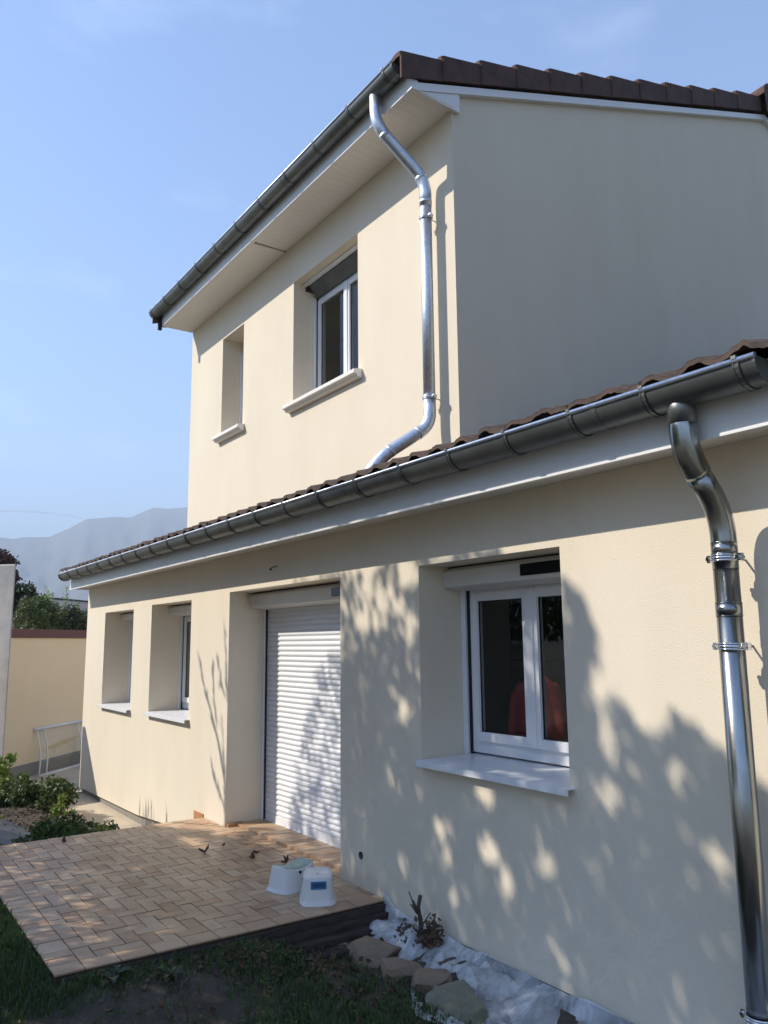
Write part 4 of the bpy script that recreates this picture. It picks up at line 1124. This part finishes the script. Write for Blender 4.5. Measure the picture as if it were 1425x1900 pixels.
for (x, z) in [(-9.58, -.1), (-9.30, -.02), (-9.38, -.08), (-9.2, -.05), (-9.12, -.12), (-8.71, -.06), (-9.0, -.18), (-9.45, -.18), (-9.28, -.12)]:
    p = Vector((x, YW, z))+Vector((-.65, -1, 1))*2.0 - SH; q = Vector((x+.03, YW, z-.35))+Vector((-.65, -1, 1))*2.0 - SH
    mb.tube([(.05, .02, .2), q*.75, q], [.010, .007, .005], 6); ml.leaf(q, .40, .09, .5, d=(p-q).normalized()); ml.leaf(q, .34, .10, .3, d=(p-q+Vector((.04, 0, 0))).normalized())
mb.build('stem', m_bark, sp_); ml.build('leaves', m_leaf, sp_)
# ================================================================= MOUNTAIN AND AIR
mb = MB()
import bisect
prof = [(-100, 5.2), (-90, 5.8), (-85, 6.6), (-81.2, 6.95), (-78.3, 7.15), (-77.2, 7.7), (-76.0, 8.43), (-74.6, 8.62), (-73.2, 8.69), (-72.6, 8.95), (-71.8, 9.37), (-70.6, 9.35), (-69.5, 9.49), (-66, 9.9), (-60, 9.0), (-50, 7), (-35, 4)]
def elv(a):
    for (p, e), (q, f) in zip(prof[:-1], prof[1:]):
        if p <= a <= q: return e+(f-e)*(a-p)/(q-p)
    return 4
DM = 3000.0
def mf(a, b):
    az = -100+65*a; e = elv(az)+.10*noise.noise((az*1.1, 0, 0))
    H = math.tan(math.radians(e))*DM
    d = DM-1500*(1-b) if b < 1 else DM
    h = H*(b**1.25) if b <= 1 else H
    h += (1-b)*b*90*noise.noise((az*.35, b*3, 1))
    h += 26*(1-b)*b*4*noise.noise((az*1.4, b*7, 4))
    return (math.sin(math.radians(az))*d, math.cos(math.radians(az))*d, h-1)
mb.grid(mf, 260, 26)
def mback(a, b):
    p = mf(a, 1); k = 1+.4*b; return (p[0]*k, p[1]*k, p[2]*(1-b)-1*b)
mb.grid(mback, 260, 2)
m_mtn = mat('mountain_rock', (.10, .11, .08), .95, col2=(.17, .16, .14), vscale=.006)
tag(mb.build('hills', m_mtn), kind='structure')

# thin aircraft trail far beyond the ridge
mt = bpy.data.materials.new('vapour'); mt.use_nodes = True; n = mt.node_tree
for x in list(n.nodes): n.nodes.remove(x)
o_ = n.nodes.new('ShaderNodeOutputMaterial'); d_ = n.nodes.new('ShaderNodeBsdfDiffuse'); t_ = n.nodes.new('ShaderNodeBsdfTransparent'); m2 = n.nodes.new('ShaderNodeMixShader')
d_.inputs['Color'].default_value = (.9, .9, .9, 1); m2.inputs['Fac'].default_value = .30
n.links.new(t_.outputs[0], m2.inputs[1]); n.links.new(d_.outputs[0], m2.inputs[2]); n.links.new(m2.outputs[0], o_.inputs['Surface'])
mb = MB(); mb.tube([(-8900, 900, 1330), (-8796, 1341, 1355), (-8761, 1537, 1365), (-8714, 1788, 1360), (-8673, 1993, 1340), (-8634, 2177, 1311)], [9, 9, 9, 8, 6, 4], 8)
tag(mb.build('contrail', mt), 'thin white aircraft trail just above the mountain ridge at left', 'contrail')

mb = MB(); mb.box(-4600, 4600, -4600, 4600, -2.0, 525)
hz = mb.build('haze', m_film)
mh = bpy.data.materials.new('haze_air'); mh.use_nodes = True; n = mh.node_tree
for x in list(n.nodes): n.nodes.remove(x)
o_ = n.nodes.new('ShaderNodeOutputMaterial'); pv = n.nodes.new('ShaderNodeVolumePrincipled')
pv.inputs['Color'].default_value = (.72, .85, 1.0, 1); pv.inputs['Density'].default_value = 5.4e-4; pv.inputs['Anisotropy'].default_value = 0.0
n.links.new(pv.outputs[0], o_.inputs['Volume'])
hz.data.materials.clear(); hz.data.materials.append(mh)
tag(hz, 'pale blue haze filling the air in front of the mountains', 'haze', kind='stuff')
